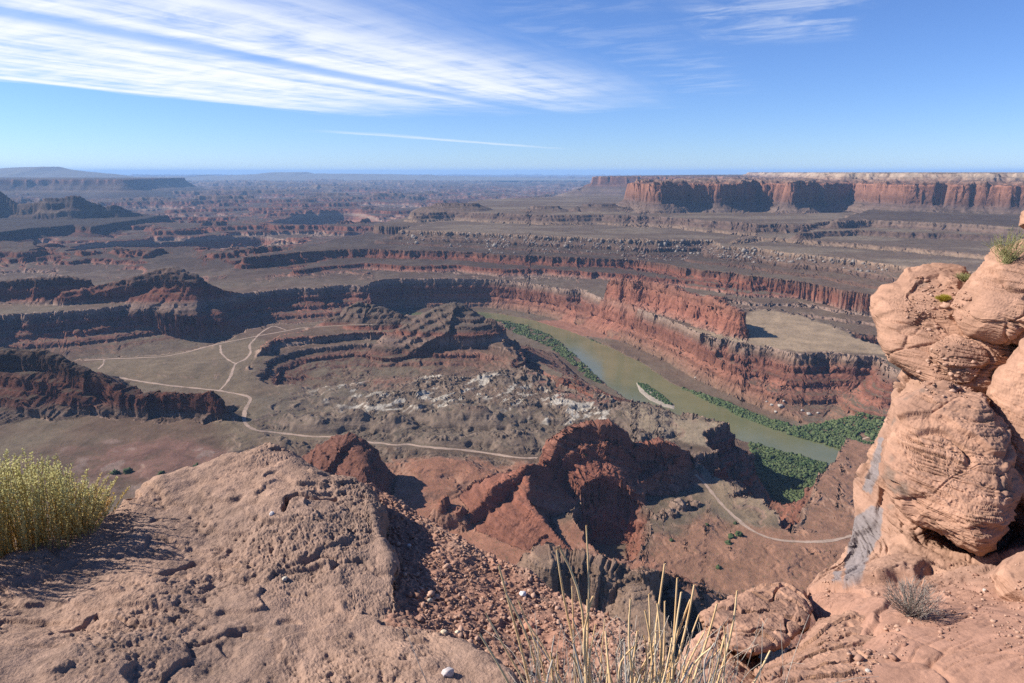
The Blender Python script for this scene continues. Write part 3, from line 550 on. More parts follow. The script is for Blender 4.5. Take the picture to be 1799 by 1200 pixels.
veg_all = a_veg * ss(-588 - H, 0, 6) * ss(nbig + 0.6 * nmid, -0.3, 0.1); paint(C, veg_all * 0.9, (.07, .095, .04))
dark = (ID == 25) | (ID == 24) | (ID == 26) | (ID == 21) | (ID == 22); C[dark] *= np.array((.80, .78, .78), np.float32); C[ID == 26] *= np.float32(0.66); C[ID == 20] *= np.float32(0.55); C[ID == 19] *= np.float32(0.7)  # shade on the promontory and left buttes is put into their rock colour
olv = ((ID == 24) | (ID == 25)) * ss(H, -458, -446) * 0.75; C = C + (np.array((.155, .125, .098), np.float32) * (0.7 + 0.3 * thin[..., None]) - C) * olv[..., None]
redf = (ID == 28) | (ID == 27); paint(C, redf * 0.75, (.225, .10, .07)); paint(C, (ID == 23) * 0.6, (.33, .15, .105)); C[(ID == 28) | (ID == 27)] *= (0.85 + 0.25 * thin[(ID == 28) | (ID == 27)])[:, None]
paint(C, (ID == 29) * 0.7 * ss(nmid + nbig, -0.6, 0.3), (.27, .19, .14)); paint(C, (ID == 27) * 0.8, (.17, .085, .062))
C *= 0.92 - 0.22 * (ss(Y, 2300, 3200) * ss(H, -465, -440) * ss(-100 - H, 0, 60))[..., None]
C *= (1 + 0.28 * nmid + 0.22 * nfine * ss(5000 - RR, 0, 2500))[..., None]; C *= 0.84; lum = C.mean(-1, keepdims=True); C = np.clip(lum + (C - lum) * 1.12, 0.015, 0.9)

mat_land = attr_rock("canyon_rock", [(0.035, 4), (0.16, 4), (0.6, 3)], 0.9, 5.0, var=0.42, stretch=(1, 1, 1.8), beds=(0.014, 0.014, 0.42))
landforms = {
    0: ("terrain", None, None, 'structure'),
    11: ("escarpment", "long reddish cliff band with alcoves, lowest step across the river canyon", "cliff", None),
    12: ("bench", "tan flat bench with grey boulder strewn slope above the red cliff band", "bench", None),
    13: ("stepped_mesa", "low grey banded mesa in front of the foot of the sheer mesa", "mesa", None),
    14: ("layered_slope", "brown slope with many thin ledges under the pale rim behind the near right rock", "cliff", None),
    15: ("low_butte", "wide low butte, leftmost of three on the low grey banded mesa", "butte", None),
    30: ("low_butte", "low butte closest to the sheer mesa, right one of three", "butte", None),
    31: ("low_butte", "smallest low butte, middle one of three before the sheer mesa", "butte", None),
    16: ("mesa", "great flat mesa with sheer orange red cliffs over a talus apron", "mesa", None),
    17: ("upper_mesa", "pale sandstone cap layer on top of the great mesa at the right skyline", "mesa", None),
    18: ("mesa", "faint bluish mesa rim on the skyline behind the sheer mesa", "mesa", None),
    19: ("mesa", "hazy blue flat topped mesa far away under the mountains at the left", "mesa", None),
    20: ("butte_ridge", "blue shaded ridge of jagged buttes in front of the hazy mesa", "butte", None),
    21: ("butte", "low dark butte beside the larger dark red butte on the long wall", "butte", None),
    22: ("butte", "dark red butte with a stepped top on the rim of the long shaded wall", "butte", None),
    23: ("rock_fin", "long fluted red rock fin standing on the tan gooseneck", "rock fin", None),
    24: ("butte", "small grey topped butte behind the end of the dirt road", "butte", None),
    25: ("butte", "dark layered butte rising at the river bend behind the sunken basin", "butte", None),
    26: ("promontory", "dark shaded promontory running down to a fin beside the dirt road", "rock ridge", None),
    27: ("rock_dome", "small rounded slickrock dome just past the crest of the pitted boulder", "rock dome", None),
    28: ("rock_fin", "big red cross bedded rock fin with deep shade below the tan bench", "rock fin", None),
    29: ("rock_spur", "grey capped cliff spur behind the dry yellow stems", "rock spur", None),
}
vid = np.arange(NR * NA).reshape(NR, NA)
quads = np.stack([vid[:-1, :-1], vid[:-1, 1:], vid[1:, 1:], vid[1:, :-1]], -1).reshape(-1, 4)
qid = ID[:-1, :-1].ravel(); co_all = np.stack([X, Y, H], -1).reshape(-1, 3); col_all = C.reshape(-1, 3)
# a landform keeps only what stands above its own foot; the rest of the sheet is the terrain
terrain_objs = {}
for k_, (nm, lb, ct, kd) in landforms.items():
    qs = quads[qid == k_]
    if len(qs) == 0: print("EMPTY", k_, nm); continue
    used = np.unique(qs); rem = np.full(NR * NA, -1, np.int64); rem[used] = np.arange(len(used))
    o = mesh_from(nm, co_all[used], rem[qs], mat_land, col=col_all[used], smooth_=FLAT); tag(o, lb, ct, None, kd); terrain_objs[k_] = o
terrain_objs[0]["label"] = "red and olive canyon floor and benches stepping down to the river"

# --- far mountains
def skyline(name, pts, yy, base, depth, mat, label=None, seed=0.0):
    u = np.array([p[0] for p in pts], float); v = np.array([p[1] for p in pts], float)
    uu = np.linspace(u[0], u[-1], 500); vv = np.interp(uu, u, v) + 0.5 * fbm2(uu, uu * 0, 1 / 18.0, 4, seed=seed)
    top = at_y(uu, vv, yy); rows = []
    for f in np.linspace(0, 1, 24):
        g = (1 - (1 - f) ** 1.7); x = top[:, 0]; y = top[:, 1] - depth * (1 - f) + depth * 0.22 * fbm2(x, np.full_like(x, f * 3000), 1 / 2200.0, 4, seed=seed) * math.sin(f * math.pi)
        z = base + (top[:, 2] - base) * g * (1 + 0.25 * fbm2(x, np.full_like(x, f * 4000), 1 / 1800.0, 4, seed=seed + 1) * (1 - f) * 2 * f)
        rows.append(np.stack([x, y, z], -1))
    rows.append(np.stack([top[:, 0], top[:, 1] + depth * 0.6, np.full(len(top), base)], -1))
    co = np.array(rows); n, m = co.shape[:2]; vi = np.arange(n * m).reshape(n, m)
    q = np.stack([vi[:-1, :-1], vi[:-1, 1:], vi[1:, 1:], vi[1:, :-1]], -1).reshape(-1, 4)
    return tag(mesh_from(name, co.reshape(-1, 3), q, mat), label, None, None, 'structure')
m_mtn, Nm, Lm, bm_ = new_mat("mountain_slope", 1.0, 0.0); bm_.inputs["Base Color"].default_value = (.17, .165, .155, 1)
skyline("mountains", [(-250, 300), (-60, 299), (0, 296), (30, 294), (75, 293), (105, 293), (125, 298), (160, 302), (205, 306), (240, 311), (300, 316)], 23000, -330, 3500, m_mtn, "low blue mountain range at the left skyline", 1.0)
skyline("hills", [(160, 316), (215, 311), (300, 310), (355, 309), (366, 306.5), (374, 309), (440, 307), (462, 305), (478, 303), (540, 302), (552, 305), (600, 305), (690, 306), (735, 308), (752, 306.5), (775, 309), (860, 311), (950, 313), (1045, 316), (1120, 317)], 32000, -330, 4500, m_mtn, "long low blue hills along the far skyline", 2.0)

# --- river: one flat water sheet; the ground cuts its banks
m_wat, Nw, Lw, bw_ = new_mat("muddy_water", 0.16, 0.5); bw_.inputs["Base Color"].default_value = (.155, .135, .065, 1)
tcw = Nw.new("ShaderNodeTexCoord"); nw = Nw.new("ShaderNodeTexNoise"); nw.inputs["Scale"].default_value = 0.35; nw.inputs["Detail"].default_value = 4
Lw.new(tcw.outputs["Object"], nw.inputs["Vector"]); bpw = Nw.new("ShaderNodeBump"); bpw.inputs["Strength"].default_value = 0.25; bpw.inputs["Distance"].default_value = 0.3
Lw.new(nw.outputs[0], bpw.inputs["Height"]); Lw.new(bpw.outputs[0], bw_.inputs["Normal"])
nw2 = Nw.new("ShaderNodeTexNoise"); nw2.inputs["Scale"].default_value = 0.012; nw2.inputs["Detail"].default_value = 5; Lw.new(tcw.outputs["Object"], nw2.inputs["Vector"])
rpw = Nw.new("ShaderNodeValToRGB"); rpw.color_ramp.elements[0].position = 0.35; rpw.color_ramp.elements[0].color = (.112, .120, .054, 1); rpw.color_ramp.elements[1].position = 0.68; rpw.color_ramp.elements[1].color = (.148, .146, .070, 1)
Lw.new(nw2.outputs[0], rpw.inputs[0]); Lw.new(rpw.outputs[0], bw_.inputs["Base Color"])
gx_, gy_ = np.meshgrid(np.linspace(-3500, 3500, 30), np.linspace(700, 9500, 40)); vi = np.arange(gx_.size).reshape(gx_.shape)
tag(mesh_from("water", np.stack([gx_, gy_, np.full(gx_.shape, -600.0)], -1).reshape(-1, 3), np.stack([vi[:-1, :-1], vi[:-1, 1:], vi[1:, 1:], vi[1:, :-1]], -1).reshape(-1, 4), m_wat), "wide muddy green river winding through the canyon", None, None, 'structure')
# --- haze: one even box of thin air round everything
def haze_box():
    x0, x1, y0, y1, z0, z1 = -70000, 70000, -500, 90000, -650, 185
    co = [(x, y, z) for z in (z0, z1) for y in (y0, y1) for x in (x0, x1)]
    m = bpy.data.materials.new("haze_air"); m.use_nodes = True; N = m.node_tree.nodes; L = m.node_tree.links
    N.remove(N["Principled BSDF"]); v = N.new("ShaderNodeVolumePrincipled")
    v.inputs["Color"].default_value = (0.35, 0.61, 1.0, 1); v.inputs["Density"].default_value = HAZE; v.inputs["Anisotropy"].default_value = 0.0
    L.new(v.outputs[0], N["Material Output"].inputs["Volume"])
    o = mesh_from("haze", np.array(co, float), [(0, 2, 3, 1), (4, 5, 7, 6), (0, 1, 5, 4), (2, 6, 7, 3), (0, 4, 6, 2), (1, 3, 7, 5)], m, smooth_=False)
    tag(o, "thin blue haze filling the canyon air", None, None, 'stuff')
# ------------------------------------------------------------------ roads, bushes and boulders down in the canyon
m_road = attr_rock("dirt_track", [(0.03, 3), (0.3, 4)], 0.2, 0.3, var=0.45)
for q_, (pts_, width, label) in zip(LINES, ROADS):
    xy = q_[:, :2]; s = np.arange(len(xy)) * 4.0; t = np.gradient(xy, axis=0); t /= np.linalg.norm(t, axis=1, keepdims=True) + 1e-9; nrm = np.stack([-t[:, 1], t[:, 0]], 1)
    ww = 0.85 * width * (1 + 0.9 * fbm2(s, s * 0, 1 / 30.0, 3, seed=len(pts_))); rows = []
    for k in (-0.5, -0.25, 0, 0.25, 0.5):
        p2 = xy + nrm * (ww * k + 1.2 * fbm2(s, s * 0 + k * 9, 1 / 14.0, 2, seed=4))[:, None]; rows.append(np.stack([p2[:, 0], p2[:, 1], ground(p2[:, 0], p2[:, 1]) + 0.25], -1))
    co = np.stack(rows, 1); n = len(s); vi = np.arange(n * 5).reshape(n, 5); q = np.stack([vi[:-1, :-1], vi[:-1, 1:], vi[1:, 1:], vi[1:, :-1]], -1).reshape(-1, 4)
    tag(mesh_from("road", co.reshape(-1, 3), q, m_road, col=np.tile(np.array((.31, .225, .17)), (n * 5, 1))), label, None, None, 'structure')

def blob_mesh(n, k=1):
    """an uneven bush or stone: a small faceted ball, k = 1 (12 corners) or 2 (42 corners)"""
    t = (1 + 5 ** 0.5) / 2
    v = [(-1, t, 0), (1, t, 0), (-1, -t, 0), (1, -t, 0), (0, -1, t), (0, 1, t), (0, -1, -t), (0, 1, -t), (t, 0, -1), (t, 0, 1), (-t, 0, -1), (-t, 0, 1)]
    f = [(0, 11, 5), (0, 5, 1), (0, 1, 7), (0, 7, 10), (0, 10, 11), (1, 5, 9), (5, 11, 4), (11, 10, 2), (10, 7, 6), (7, 1, 8), (3, 9, 4), (3, 4, 2), (3, 2, 6), (3, 6, 8), (3, 8, 9), (4, 9, 5), (2, 4, 11), (6, 2, 10), (8, 6, 7), (9, 8, 1)]
    for _ in range(k - 1):
        v = [tuple(p) for p in v]; mid = {}; nf = []
        def mp(a, b):
            key = (min(a, b), max(a, b))
            if key not in mid: mid[key] = len(v); v.append(tuple((np.array(v[a]) + np.array(v[b])) / 2))
            return mid[key]
        for a, b, c in f: ab, bc_, ca_ = mp(a, b), mp(b, c), mp(c, a); nf += [(a, ab, ca_), (b, bc_, ab), (c, ca_, bc_), (ab, bc_, ca_)]
        f = nf
    v = np.array(v, float); v /= np.linalg.norm(v, axis=1, keepdims=True); return v, np.array(f)
IC1 = blob_mesh(1); IC2 = blob_mesh(1, 2); IC3 = blob_mesh(1, 3); IC4 = blob_mesh(1, 4)
def scatter_blobs(name, pos, size, mat, flatz=0.7, jit=0.3, base=IC1, col=None, smooth_=False):
    v, f = base; n = len(pos); nv = len(v)
    sc = size[:, None, None] * (1 + jit * rng.normal(size=(n, nv, 1))) * np.array([1, 1, flatz]) * rng.uniform(0.8, 1.25, (n, 1, 3))
    a = rng.uniform(0, 6.283, n); ca, sa = np.cos(a)[:, None], np.sin(a)[:, None]; p = v[None] * sc
    p = np.stack([p[..., 0] * ca - p[..., 1] * sa, p[..., 0] * sa + p[..., 1] * ca, p[..., 2]], -1) + pos[:, None, :]
    ff = (f[None] + (np.arange(n) * nv)[:, None, None]).reshape(-1, 3)
    return mesh_from(name, p.reshape(-1, 3), ff, mat, smooth_=smooth_, col=None if col is None else np.repeat(col, nv, axis=0))
def poly_points(px_pts, z, n):
    p = PZ(z, px_pts); lo, hi = p.min(0), p.max(0); out = []
    while len(out) < n:
        q = rng.uniform(lo, hi, (n * 3, 2)); r = np.zeros(len(q), bool)
        for i in range(len(p)):
            a, b = p[i], p[(i + 1) % len(p)]
            if a[1] == b[1]: continue
            r ^= ((a[1] > q[:, 1]) != (b[1] > q[:, 1])) & (q[:, 0] < (b[0] - a[0]) * (q[:, 1] - a[1]) / (b[1] - a[1]) + a[0])
        out += list(q[r])
    return np.array(out[:n])
m_bush = attr_rock("bush_leaves", [(0.3, 3), (1.2, 3)], 0.3, 0.5, var=0.45, rough=0.8)
def bushes(name, px, n, smin, smax, label, thr=-0.15):
    xy = poly_points(px, -598, int(n * 1.9)); k = fbm2(xy[:, 0], xy[:, 1], 1 / 45.0, 3, seed=81) > thr; xy = xy[k]; z = ground(xy[:, 0], xy[:, 1]); k = (z > -602.5) & (z < -560); xy = xy[k]; z = np.maximum(z[k], -600)
    s = np.clip(rng.lognormal(0, 0.38, len(xy)), 0.4, 2.4) * 0.5 * (smin + smax) * 0.60 * (1 + 0.5 * fbm2(xy[:, 0], xy[:, 1], 1 / 30.0, 2, seed=82)); t = np.clip(rng.normal(0.5, 0.25, len(xy)) + 0.5 * fbm2(xy[:, 0], xy[:, 1], 1 / 60.0, 3, seed=83), 0, 1)[:, None]
    col = np.array((.035, .06, .022)) * (1 - t) + np.array((.11, .13, .055)) * t
    o = scatter_blobs(name, np.stack([xy[:, 0], xy[:, 1], z + s * 0.35], -1), s, m_bush, 0.8, 0.42, IC1, col); return tag(o, label, None, None, 'stuff')
bushes("riverside_shrubbery", [(868, 560), (930, 574), (967, 589), (1000, 614), (1043, 653), (1060, 676), (1030, 664), (990, 628), (950, 602), (895, 582)], 3000, 2.2, 4.5, "green thicket along the near bank below the dark butte")
bushes("riverside_shrubbery", [(1175, 673), (1233, 699), (1317, 739), (1400, 769), (1480, 790), (1560, 800), (1560, 752), (1480, 750), (1400, 752), (1340, 734), (1270, 704)], 5200, 2.0, 4.4, "green thicket along the far bank below the gooseneck slope", -0.32)
bushes("riverside_shrubbery", [(1315, 776), (1340, 780), (1453, 813), (1455, 840), (1430, 870), (1410, 915), (1385, 915), (1365, 880), (1345, 858), (1325, 835)], 3400, 1.8, 3.8, "dense green thicket in the mouth of the side canyon", -0.3)
bushes("riverside_shrubbery", [(1030, 590), (1077, 613), (1120, 638), (1110, 642), (1070, 622), (1040, 602)], 260, 2.0, 3.6, "thin green strip under the red fin")
bushes("riverside_shrubbery", [(1430, 560), (1470, 562), (1540, 572), (1540, 582), (1470, 570)], 500, 3, 6, "green strip on the far river arm behind the gooseneck")
# the island: a low sand bar with its own thicket
isl = PZ(-600, [(1116, 671), (1135, 675), (1160, 691), (1187, 714), (1186, 720), (1168, 716), (1140, 703), (1122, 688)]); c = isl.mean(0); rows = []
for f_, z_ in ((1.0, -601), (0.93, -599.6), (0.8, -599.0), (0.5, -598.6), (0.05, -598.5)): rows.append(np.c_[c + (np.repeat(isl, 6, 0) * (1 - np.tile(np.arange(6) / 6, len(isl)))[:, None] + np.repeat(np.roll(isl, -1, 0), 6, 0) * np.tile(np.arange(6) / 6, len(isl))[:, None] - c) * f_, np.full(len(isl) * 6, z_)])
co = np.array(rows); vi = np.arange(co.shape[0] * co.shape[1]).reshape(co.shape[:2]); vr = np.roll(vi, -1, 1)
tag(mesh_from("sandbar", co.reshape(-1, 3), np.stack([vi[:-1], vr[:-1], vr[1:], vi[1:]], -1).reshape(-1, 4), mat_land, col=np.tile((.33, .275, .215), (co.shape[0] * co.shape[1], 1))), "narrow pale sand bar with green bushes in the middle of the river", "island")
xy = poly_points([(1118, 672), (1136, 676), (1160, 692), (1184, 713), (1170, 710), (1142, 696)], -599, 420); s = rng.uniform(1.6, 3.0, len(xy)); t = rng.uniform(0, 1, (len(xy), 1))
tag(scatter_blobs("island_shrubbery", np.c_[xy, -598.6 + s * 0.3], s, m_bush, 0.75, 0.32, IC1, np.array((.035, .06, .022)) * (1 - t) + np.array((.075, .11, .04)) * t), "green thicket on the river island", None, None, 'stuff')
# single desert bushes
for i, (u, v, s, lb) in enumerate([(1285, 944, 4.2, "leftmost larger bush of the pair beside the reddish dirt road"), (1298, 940, 4.6, "darkest round bush close under the bend of the reddish dirt road"), (1280, 955, 4.0, "low green bush just below the pair near the reddish road"), (1262, 998, 3.2, "small lone bush on red ground in front of the reddish road"),
                                   (1292, 920, 2.6, "small bush touching the reddish road at its steep part"), (1243, 923, 2.4, "small bush left of the reddish road below the rock knobs"), (1180, 950, 2.6, "tiny bush at the edge of the shade of the red fin"), (203, 832, 5.5, "dark bush on red ground behind the yellow shrub, left one of two"),
                                   (227, 830, 6.5, "largest dark bush on red ground behind the yellow shrub"), (283, 833, 4.2, "dark bush on red ground between yellow shrub and pitted boulder"), (345, 822, 5.5, "dark bush on red ground just above the pitted boulder crest"), (1028, 800, 2.4, "small bush at the base of the red fin by the main road")]):
    p = hit(u, v)
    if p is None: continue
    vv, ff = IC3; q = vv * s * (1 + 0.35 * rng.normal(size=(len(vv), 1))) * np.array([1, 1, 0.8]); q[:, 2] = np.maximum(q[:, 2], -0.25 * s) + s * 0.2
    o = mesh_from("desert_bush", q, ff, m_bush, smooth_=False, col=np.tile(np.array((.05, .07, .03)) * rng.uniform(0.7, 1.3), (len(vv), 1))); o.location = p; tag(o, lb, "bush", "single desert bushes on the canyon floor")
# boulders on the gooseneck talus
for i, (u, v, s, lb) in enumerate([(1371, 714, 6.5, "largest pale boulder on the fan of the gooseneck slope"), (1356, 712, 4.5, "pale boulder left of the largest on the gooseneck fan"), (1363, 724, 3.5, "small pale boulder below the largest on the gooseneck fan"), (1377, 705, 3.5, "small pale boulder above the largest on the gooseneck fan"),
                                   (1409, 722, 4.0, "pale boulder right of the largest on the gooseneck fan"), (1421, 728, 4.8, "blocky pale boulder low on the gooseneck fan near the thicket"), (1437, 726, 3.4, "rightmost pale boulder on the gooseneck fan"), (1347, 706, 3.0, "small pale boulder highest at the left edge of the fan"), (1222, 664, 3.6, "pale boulder above the far bank thicket, away from the others")]):
    p = hit(u, v)
    if p is None: continue
    vv, ff = IC2; q = np.sign(vv) * np.abs(vv) ** 0.6 * s * (1 + 0.12 * rng.normal(size=(len(vv), 1))) * rng.uniform(0.7, 1.1, 3) * np.array([1, 1, 0.75])
    o = mesh_from("boulder", q, ff, mat_land, smooth_=False, col=np.tile((.40, .35, .30), (len(vv), 1))); o.location = p + np.array([0, 0, s * 0.25]); tag(o, lb, "boulder", "pale boulders fallen below the gooseneck rim")
# boulder strewn slopes
pp = []
for (u0, u1, va, vb, n) in ((700, 900, 408, 436, 500), (850, 1080, 412, 446, 700), (1080, 1330, 420, 458, 900), (1300, 1500, 436, 462, 430), (1480, 1560, 452, 480, 160)):
    for _ in range(n):
        p = hit(rng.uniform(u0, u1), rng.uniform(va, vb))
        if p is not None: pp.append(p)
pp = np.array(pp); kx = (pp[:, 2] < -332) & (pp[:, 2] > -402) & (fbm2(pp[:, 0], pp[:, 1], 1 / 160.0, 3, seed=93) + 0.012 * (pp[:, 2] + 385) > rng.uniform(-0.4, 0.4, len(pp))); pp = pp[kx]; t = rng.uniform(0, 1, (len(pp), 1))
tag(scatter_blobs("rubble", pp, rng.exponential(1.9, len(pp)) + 1.4, mat_land, 0.8, 0.25, IC1, np.array((.15, .115, .095)) * (1 - t) + np.array((.30, .26, .22)) * t), "grey boulders littering the slopes under the tan bench", None, None, 'stuff')

# ------------------------------------------------------------------ the rocks at the viewer's feet
def resample(ctrl, nt_):
    d = np.r_[0, np.cumsum(np.linalg.norm(np.diff(ctrl, axis=0), axis=1))]; s = np.linspace(0, d[-1], nt_)
    return np.stack([np.interp(s, d, ctrl[:, k]) for k in range(3)], -1)
def crm(P, n, axis):
    """Catmull-Rom upsampling of a grid along one axis to n samples"""
    P = np.moveaxis(P, axis, 0); m = len(P); t = np.linspace(0, m - 1, n); i = np.clip(t.astype(int), 0, m - 2); f = (t - i).reshape((-1,) + (1,) * (P.ndim - 1))
    g = lambda k: P[np.clip(k, 0, m - 1)]
    p0, p1, p2, p3 = g(i - 1), g(i), g(i + 1), g(i + 2)
    return np.moveaxis(0.5 * (2 * p1 + (p2 - p0) * f + (2 * p0 - 5 * p1 + 4 * p2 - p3) * f ** 2 + (3 * p1 - p0 - 3 * p2 + p3) * f ** 3), 0, axis)
def grid_normals(G):
    a = np.gradient(G, axis=0); b = np.gradient(G, axis=1); n = np.cross(b, a); return n / (np.linalg.norm(n, axis=-1, keepdims=True) + 1e-9)
def grid_quads(n, m):
    vi = np.arange(n * m).reshape(n, m); return np.stack([vi[:-1, :-1], vi[:-1, 1:], vi[1:, 1:], vi[1:, :-1]], -1).reshape(-1, 4)
def weather(P, n, kind, seed=0.0):
    """worn sandstone: broad swells, bedding ledges, pits and grit, as a push along the normal; also a stain value"""
    x, y, z = P[..., 0], P[..., 1], P[..., 2]
    if kind == 'pitted':
        big_ = fbm3(x, y, z, 1.6, 3, seed=seed); med = fbm3(x, y, z, 6.0, 3, 0.55, seed=seed + 1); pit = fbm3(x * 0.8, y, z, 26, 3, 0.6, seed=seed + 2); fine = fbm3(x, y, z, 80, 2, 0.6, seed=seed + 4)
        ph = ss(pit, -0.55, -0.05) - 1; amp = 0.55 + 0.6 * ss(fbm3(x, y, z, 2.5, 2, seed=seed + 5), -0.3, 0.3)
        amp = 0.25 + 0.9 * ss(fbm3(x, y, z, 1.8, 3, seed=seed + 5), -0.3, 0.35); vf = fbm3(x, y, z, 190, 1, seed=seed + 8); ch = fbm3(x * 0.6 + z, y, z, 11, 3, 0.6, seed=seed + 9)
        pl = fbm3(x * 0.8 - 0.3 * z, y * 1.3, z, 1.5, 4, 0.5, seed=seed + 10) * 4.0; pl_ = np.floor(pl) + ss(pl - np.floor(pl), 0.0, 0.12); amp = amp * 0.72
        d = 0.07 * big_ + 0.020 * med + 0.016 * pl_ + 0.008 * np.minimum(ch, 0.05) + amp * (0.016 * ph + 0.011 * pit + 0.010 * fine) + 0.003 * vf * (0.4 + amp)
        return d, big_, ph, med
    if kind == 'gravel':
        big_ = fbm3(x, y, z, 2.5, 3, seed=seed); cl = np.abs(fbm3(x, y, z, 16, 3, 0.6, seed=seed + 1)); med = fbm3(x, y, z, 45, 3, 0.65, seed=seed + 2)
        return 0.05 * big_ + 0.035 * cl + 0.016 * med, big_, med, cl
    if kind == 'slab':                               # thin flat layers that break off in steps
        big_ = fbm3(x, y, z, 1.2, 3, seed=seed); med = fbm3(x, y, z, 5.0, 4, 0.6, seed=seed + 1); lz = (z + 0.12 * x - 0.05 * y + 0.02 * med) * 26 + 1.3 * big_; fr_ = lz - np.floor(lz); led = np.where(fr_ < 0.8, 0.0, -1.0) + 0.8 * blk(np.floor(lz) * 0.37 + 3.3, 0.2, seed)
        pl = fbm3(x, y, z * 0.4, 2.6, 3, 0.5, seed=seed + 10) * 3.2; pl_ = np.floor(pl) + ss(pl - np.floor(pl), 0.0, 0.1); fine = fbm3(x, y, z, 30, 3, 0.6, seed=seed + 3)
        crk = (1 - ss(np.abs(fbm3(x * 1.4, y, z * 0.5, 1.7, 2, seed=seed + 6)), 0.0, 0.03))
        return 0.05 * big_ + 0.02 * med + 0.024 * led + 0.010 * pl_ + 0.008 * fine - 0.035 * crk, big_, fine - 0.5 * crk, led
    cs = 0.42; rs = np.random.default_rng(int(seed * 7) + 1); lo = P.reshape(-1, 3).min(0); hi = P.reshape(-1, 3).max(0); lo = np.maximum(lo, (-2, 1.2, -4)); hi = np.minimum(np.maximum(hi, lo + 0.1), (5, 9, 0.5))
    ns = int(np.clip(np.prod((hi - lo) / cs + 0.6) * 0.9, 14, 260)); sd_ = rs.uniform(lo, hi, (ns, 3)); nv_ = rs.normal(size=(ns, 3)) * (1, 1, 1.4); nv_ /= np.linalg.norm(nv_, axis=1, keepdims=True); hv_ = rs.uniform(-1, 1, ns)
    wx_ = 0.07 * fbm3(x, y, z, 3.5, 3, seed=seed + 12); b1 = np.full(x.shape, 1e9); b2_ = np.full(x.shape, 1e9); fac = np.zeros(x.shape)
    for k in range(ns):
        dx, dy, dz = x - sd_[k, 0] + wx_, y - sd_[k, 1] - wx_, (z - sd_[k, 2] + wx_) * 1.7; q = dx * dx + dy * dy + dz * dz; c = q < b1; b2_ = np.where(c, b1, np.minimum(b2_, q)); b1 = np.where(c, q, b1)
        fac = np.where(c, 0.30 * (nv_[k, 0] * dx + nv_[k, 1] * dy + nv_[k, 2] * dz) + 0.045 * hv_[k], fac)
    gap_ = np.sqrt(b2_) - np.sqrt(b1); fac = np.clip(fac, -0.14, 0.14) * ss(gap_, 0, 0.05) - 0.05 * (1 - ss(gap_, 0.0, 0.03)) * ss(fbm3(x, y, z, 1.1, 2, seed=seed + 13), -0.1, 0.2)
    wz = z + 0.05 * fbm3(x, y, z, 0.9, 2, seed=seed + 7) + 0.10 * x - 0.05 * y
    big_ = fbm3(x, y, z, 0.8, 3, seed=seed); med = fbm3(x, y, z, 3.0, 4, 0.55, seed=seed + 1); bed = fbm3(x * 0.5, y * 0.5, wz * 6, 3.0, 3, 0.6, seed=seed + 2)
    fine = fbm3(x, y, z, 18, 3, 0.6, seed=seed + 3); crk = rid_lines(x, y, wz * 1.6, 0.75, seed + 6)
    rough_ = ss(fbm3(x, y, z, 1.3, 3, seed=seed + 5), -0.25, 0.25)
    lz = wz * 6.5 + 0.6 * med; st_l = lz - np.floor(lz); led = ss(st_l, 0.0, 0.75) - ss(st_l, 0.9, 1.0); lm_ = ss(fbm3(x, y, z, 1.0, 3, seed=seed + 14), -0.15, 0.2)
    lam = np.abs(fbm3(x * 0.5, y * 0.5, wz * 9, 2.6, 3, 0.6, seed=seed + 16)); groove = (1 - ss(lam, 0.0, 0.07)) * ss(fbm3(x, y, z, 1.4, 3, seed=seed + 17), -0.2, 0.15)
    pk = fbm3(x, y, z * 1.5, 22, 2, 0.6, seed=seed + 18); rough_ = np.clip(rough_ + 0.0, 0, 1); bed = bed - 1.1 * groove; fac = fac - 0.016 * groove - 0.018 * ss(pk, 0.28, 0.5) * rough_
    grit = fbm3(x, y, z, 60, 2, seed=seed + 15)
    d = 0.08 * big_ + 0.022 * med + 0.55 * fac + 0.022 * led * lm_ + (0.010 + 0.012 * rough_) * bed + 0.012 * fine * (0.35 + rough_) + 0.006 * grit - 0.07 * crk
    return d, big_, bed, rough_
def rid_lines(x, y, z, freq, seed):
    """a few deep narrow cracks"""
    n = np.abs(fbm3(x, y, z, freq, 3, 0.5, seed=seed)); g = ss(fbm3(x, y, z, freq * 0.8, 2, seed=seed + 9), 0.0, 0.22); return (1 - ss(n, 0.0, 0.045)) * g
def sandstone_colour(shape, base, alt, big_, b2, dark, P, seed):
    n1 = fbm3(P[..., 0], P[..., 1], P[..., 2], 2.2, 4, seed=seed + 20); n2 = fbm3(P[..., 0], P[..., 1], P[..., 2], 9, 3, seed=seed + 21)
    c = np.empty(shape + (3,), np.float32); c[:] = base; t = ss(n1, -0.3, 0.35)[..., None]; c = c * (1 - t) + np.array(alt) * t
    c *= np.clip(1 + 0.22 * n2 + 0.16 * b2, 0.45, 1.4)[..., None]; th_ = 0.22 if dark > 0.75 else 0.35; v = ss(n1 + 0.4 * n2, th_, th_ + 0.22)[..., None] * dark; return np.clip(c * (1 - v) + np.array((.19, .135, .105)) * v, 0.02, 0.9)

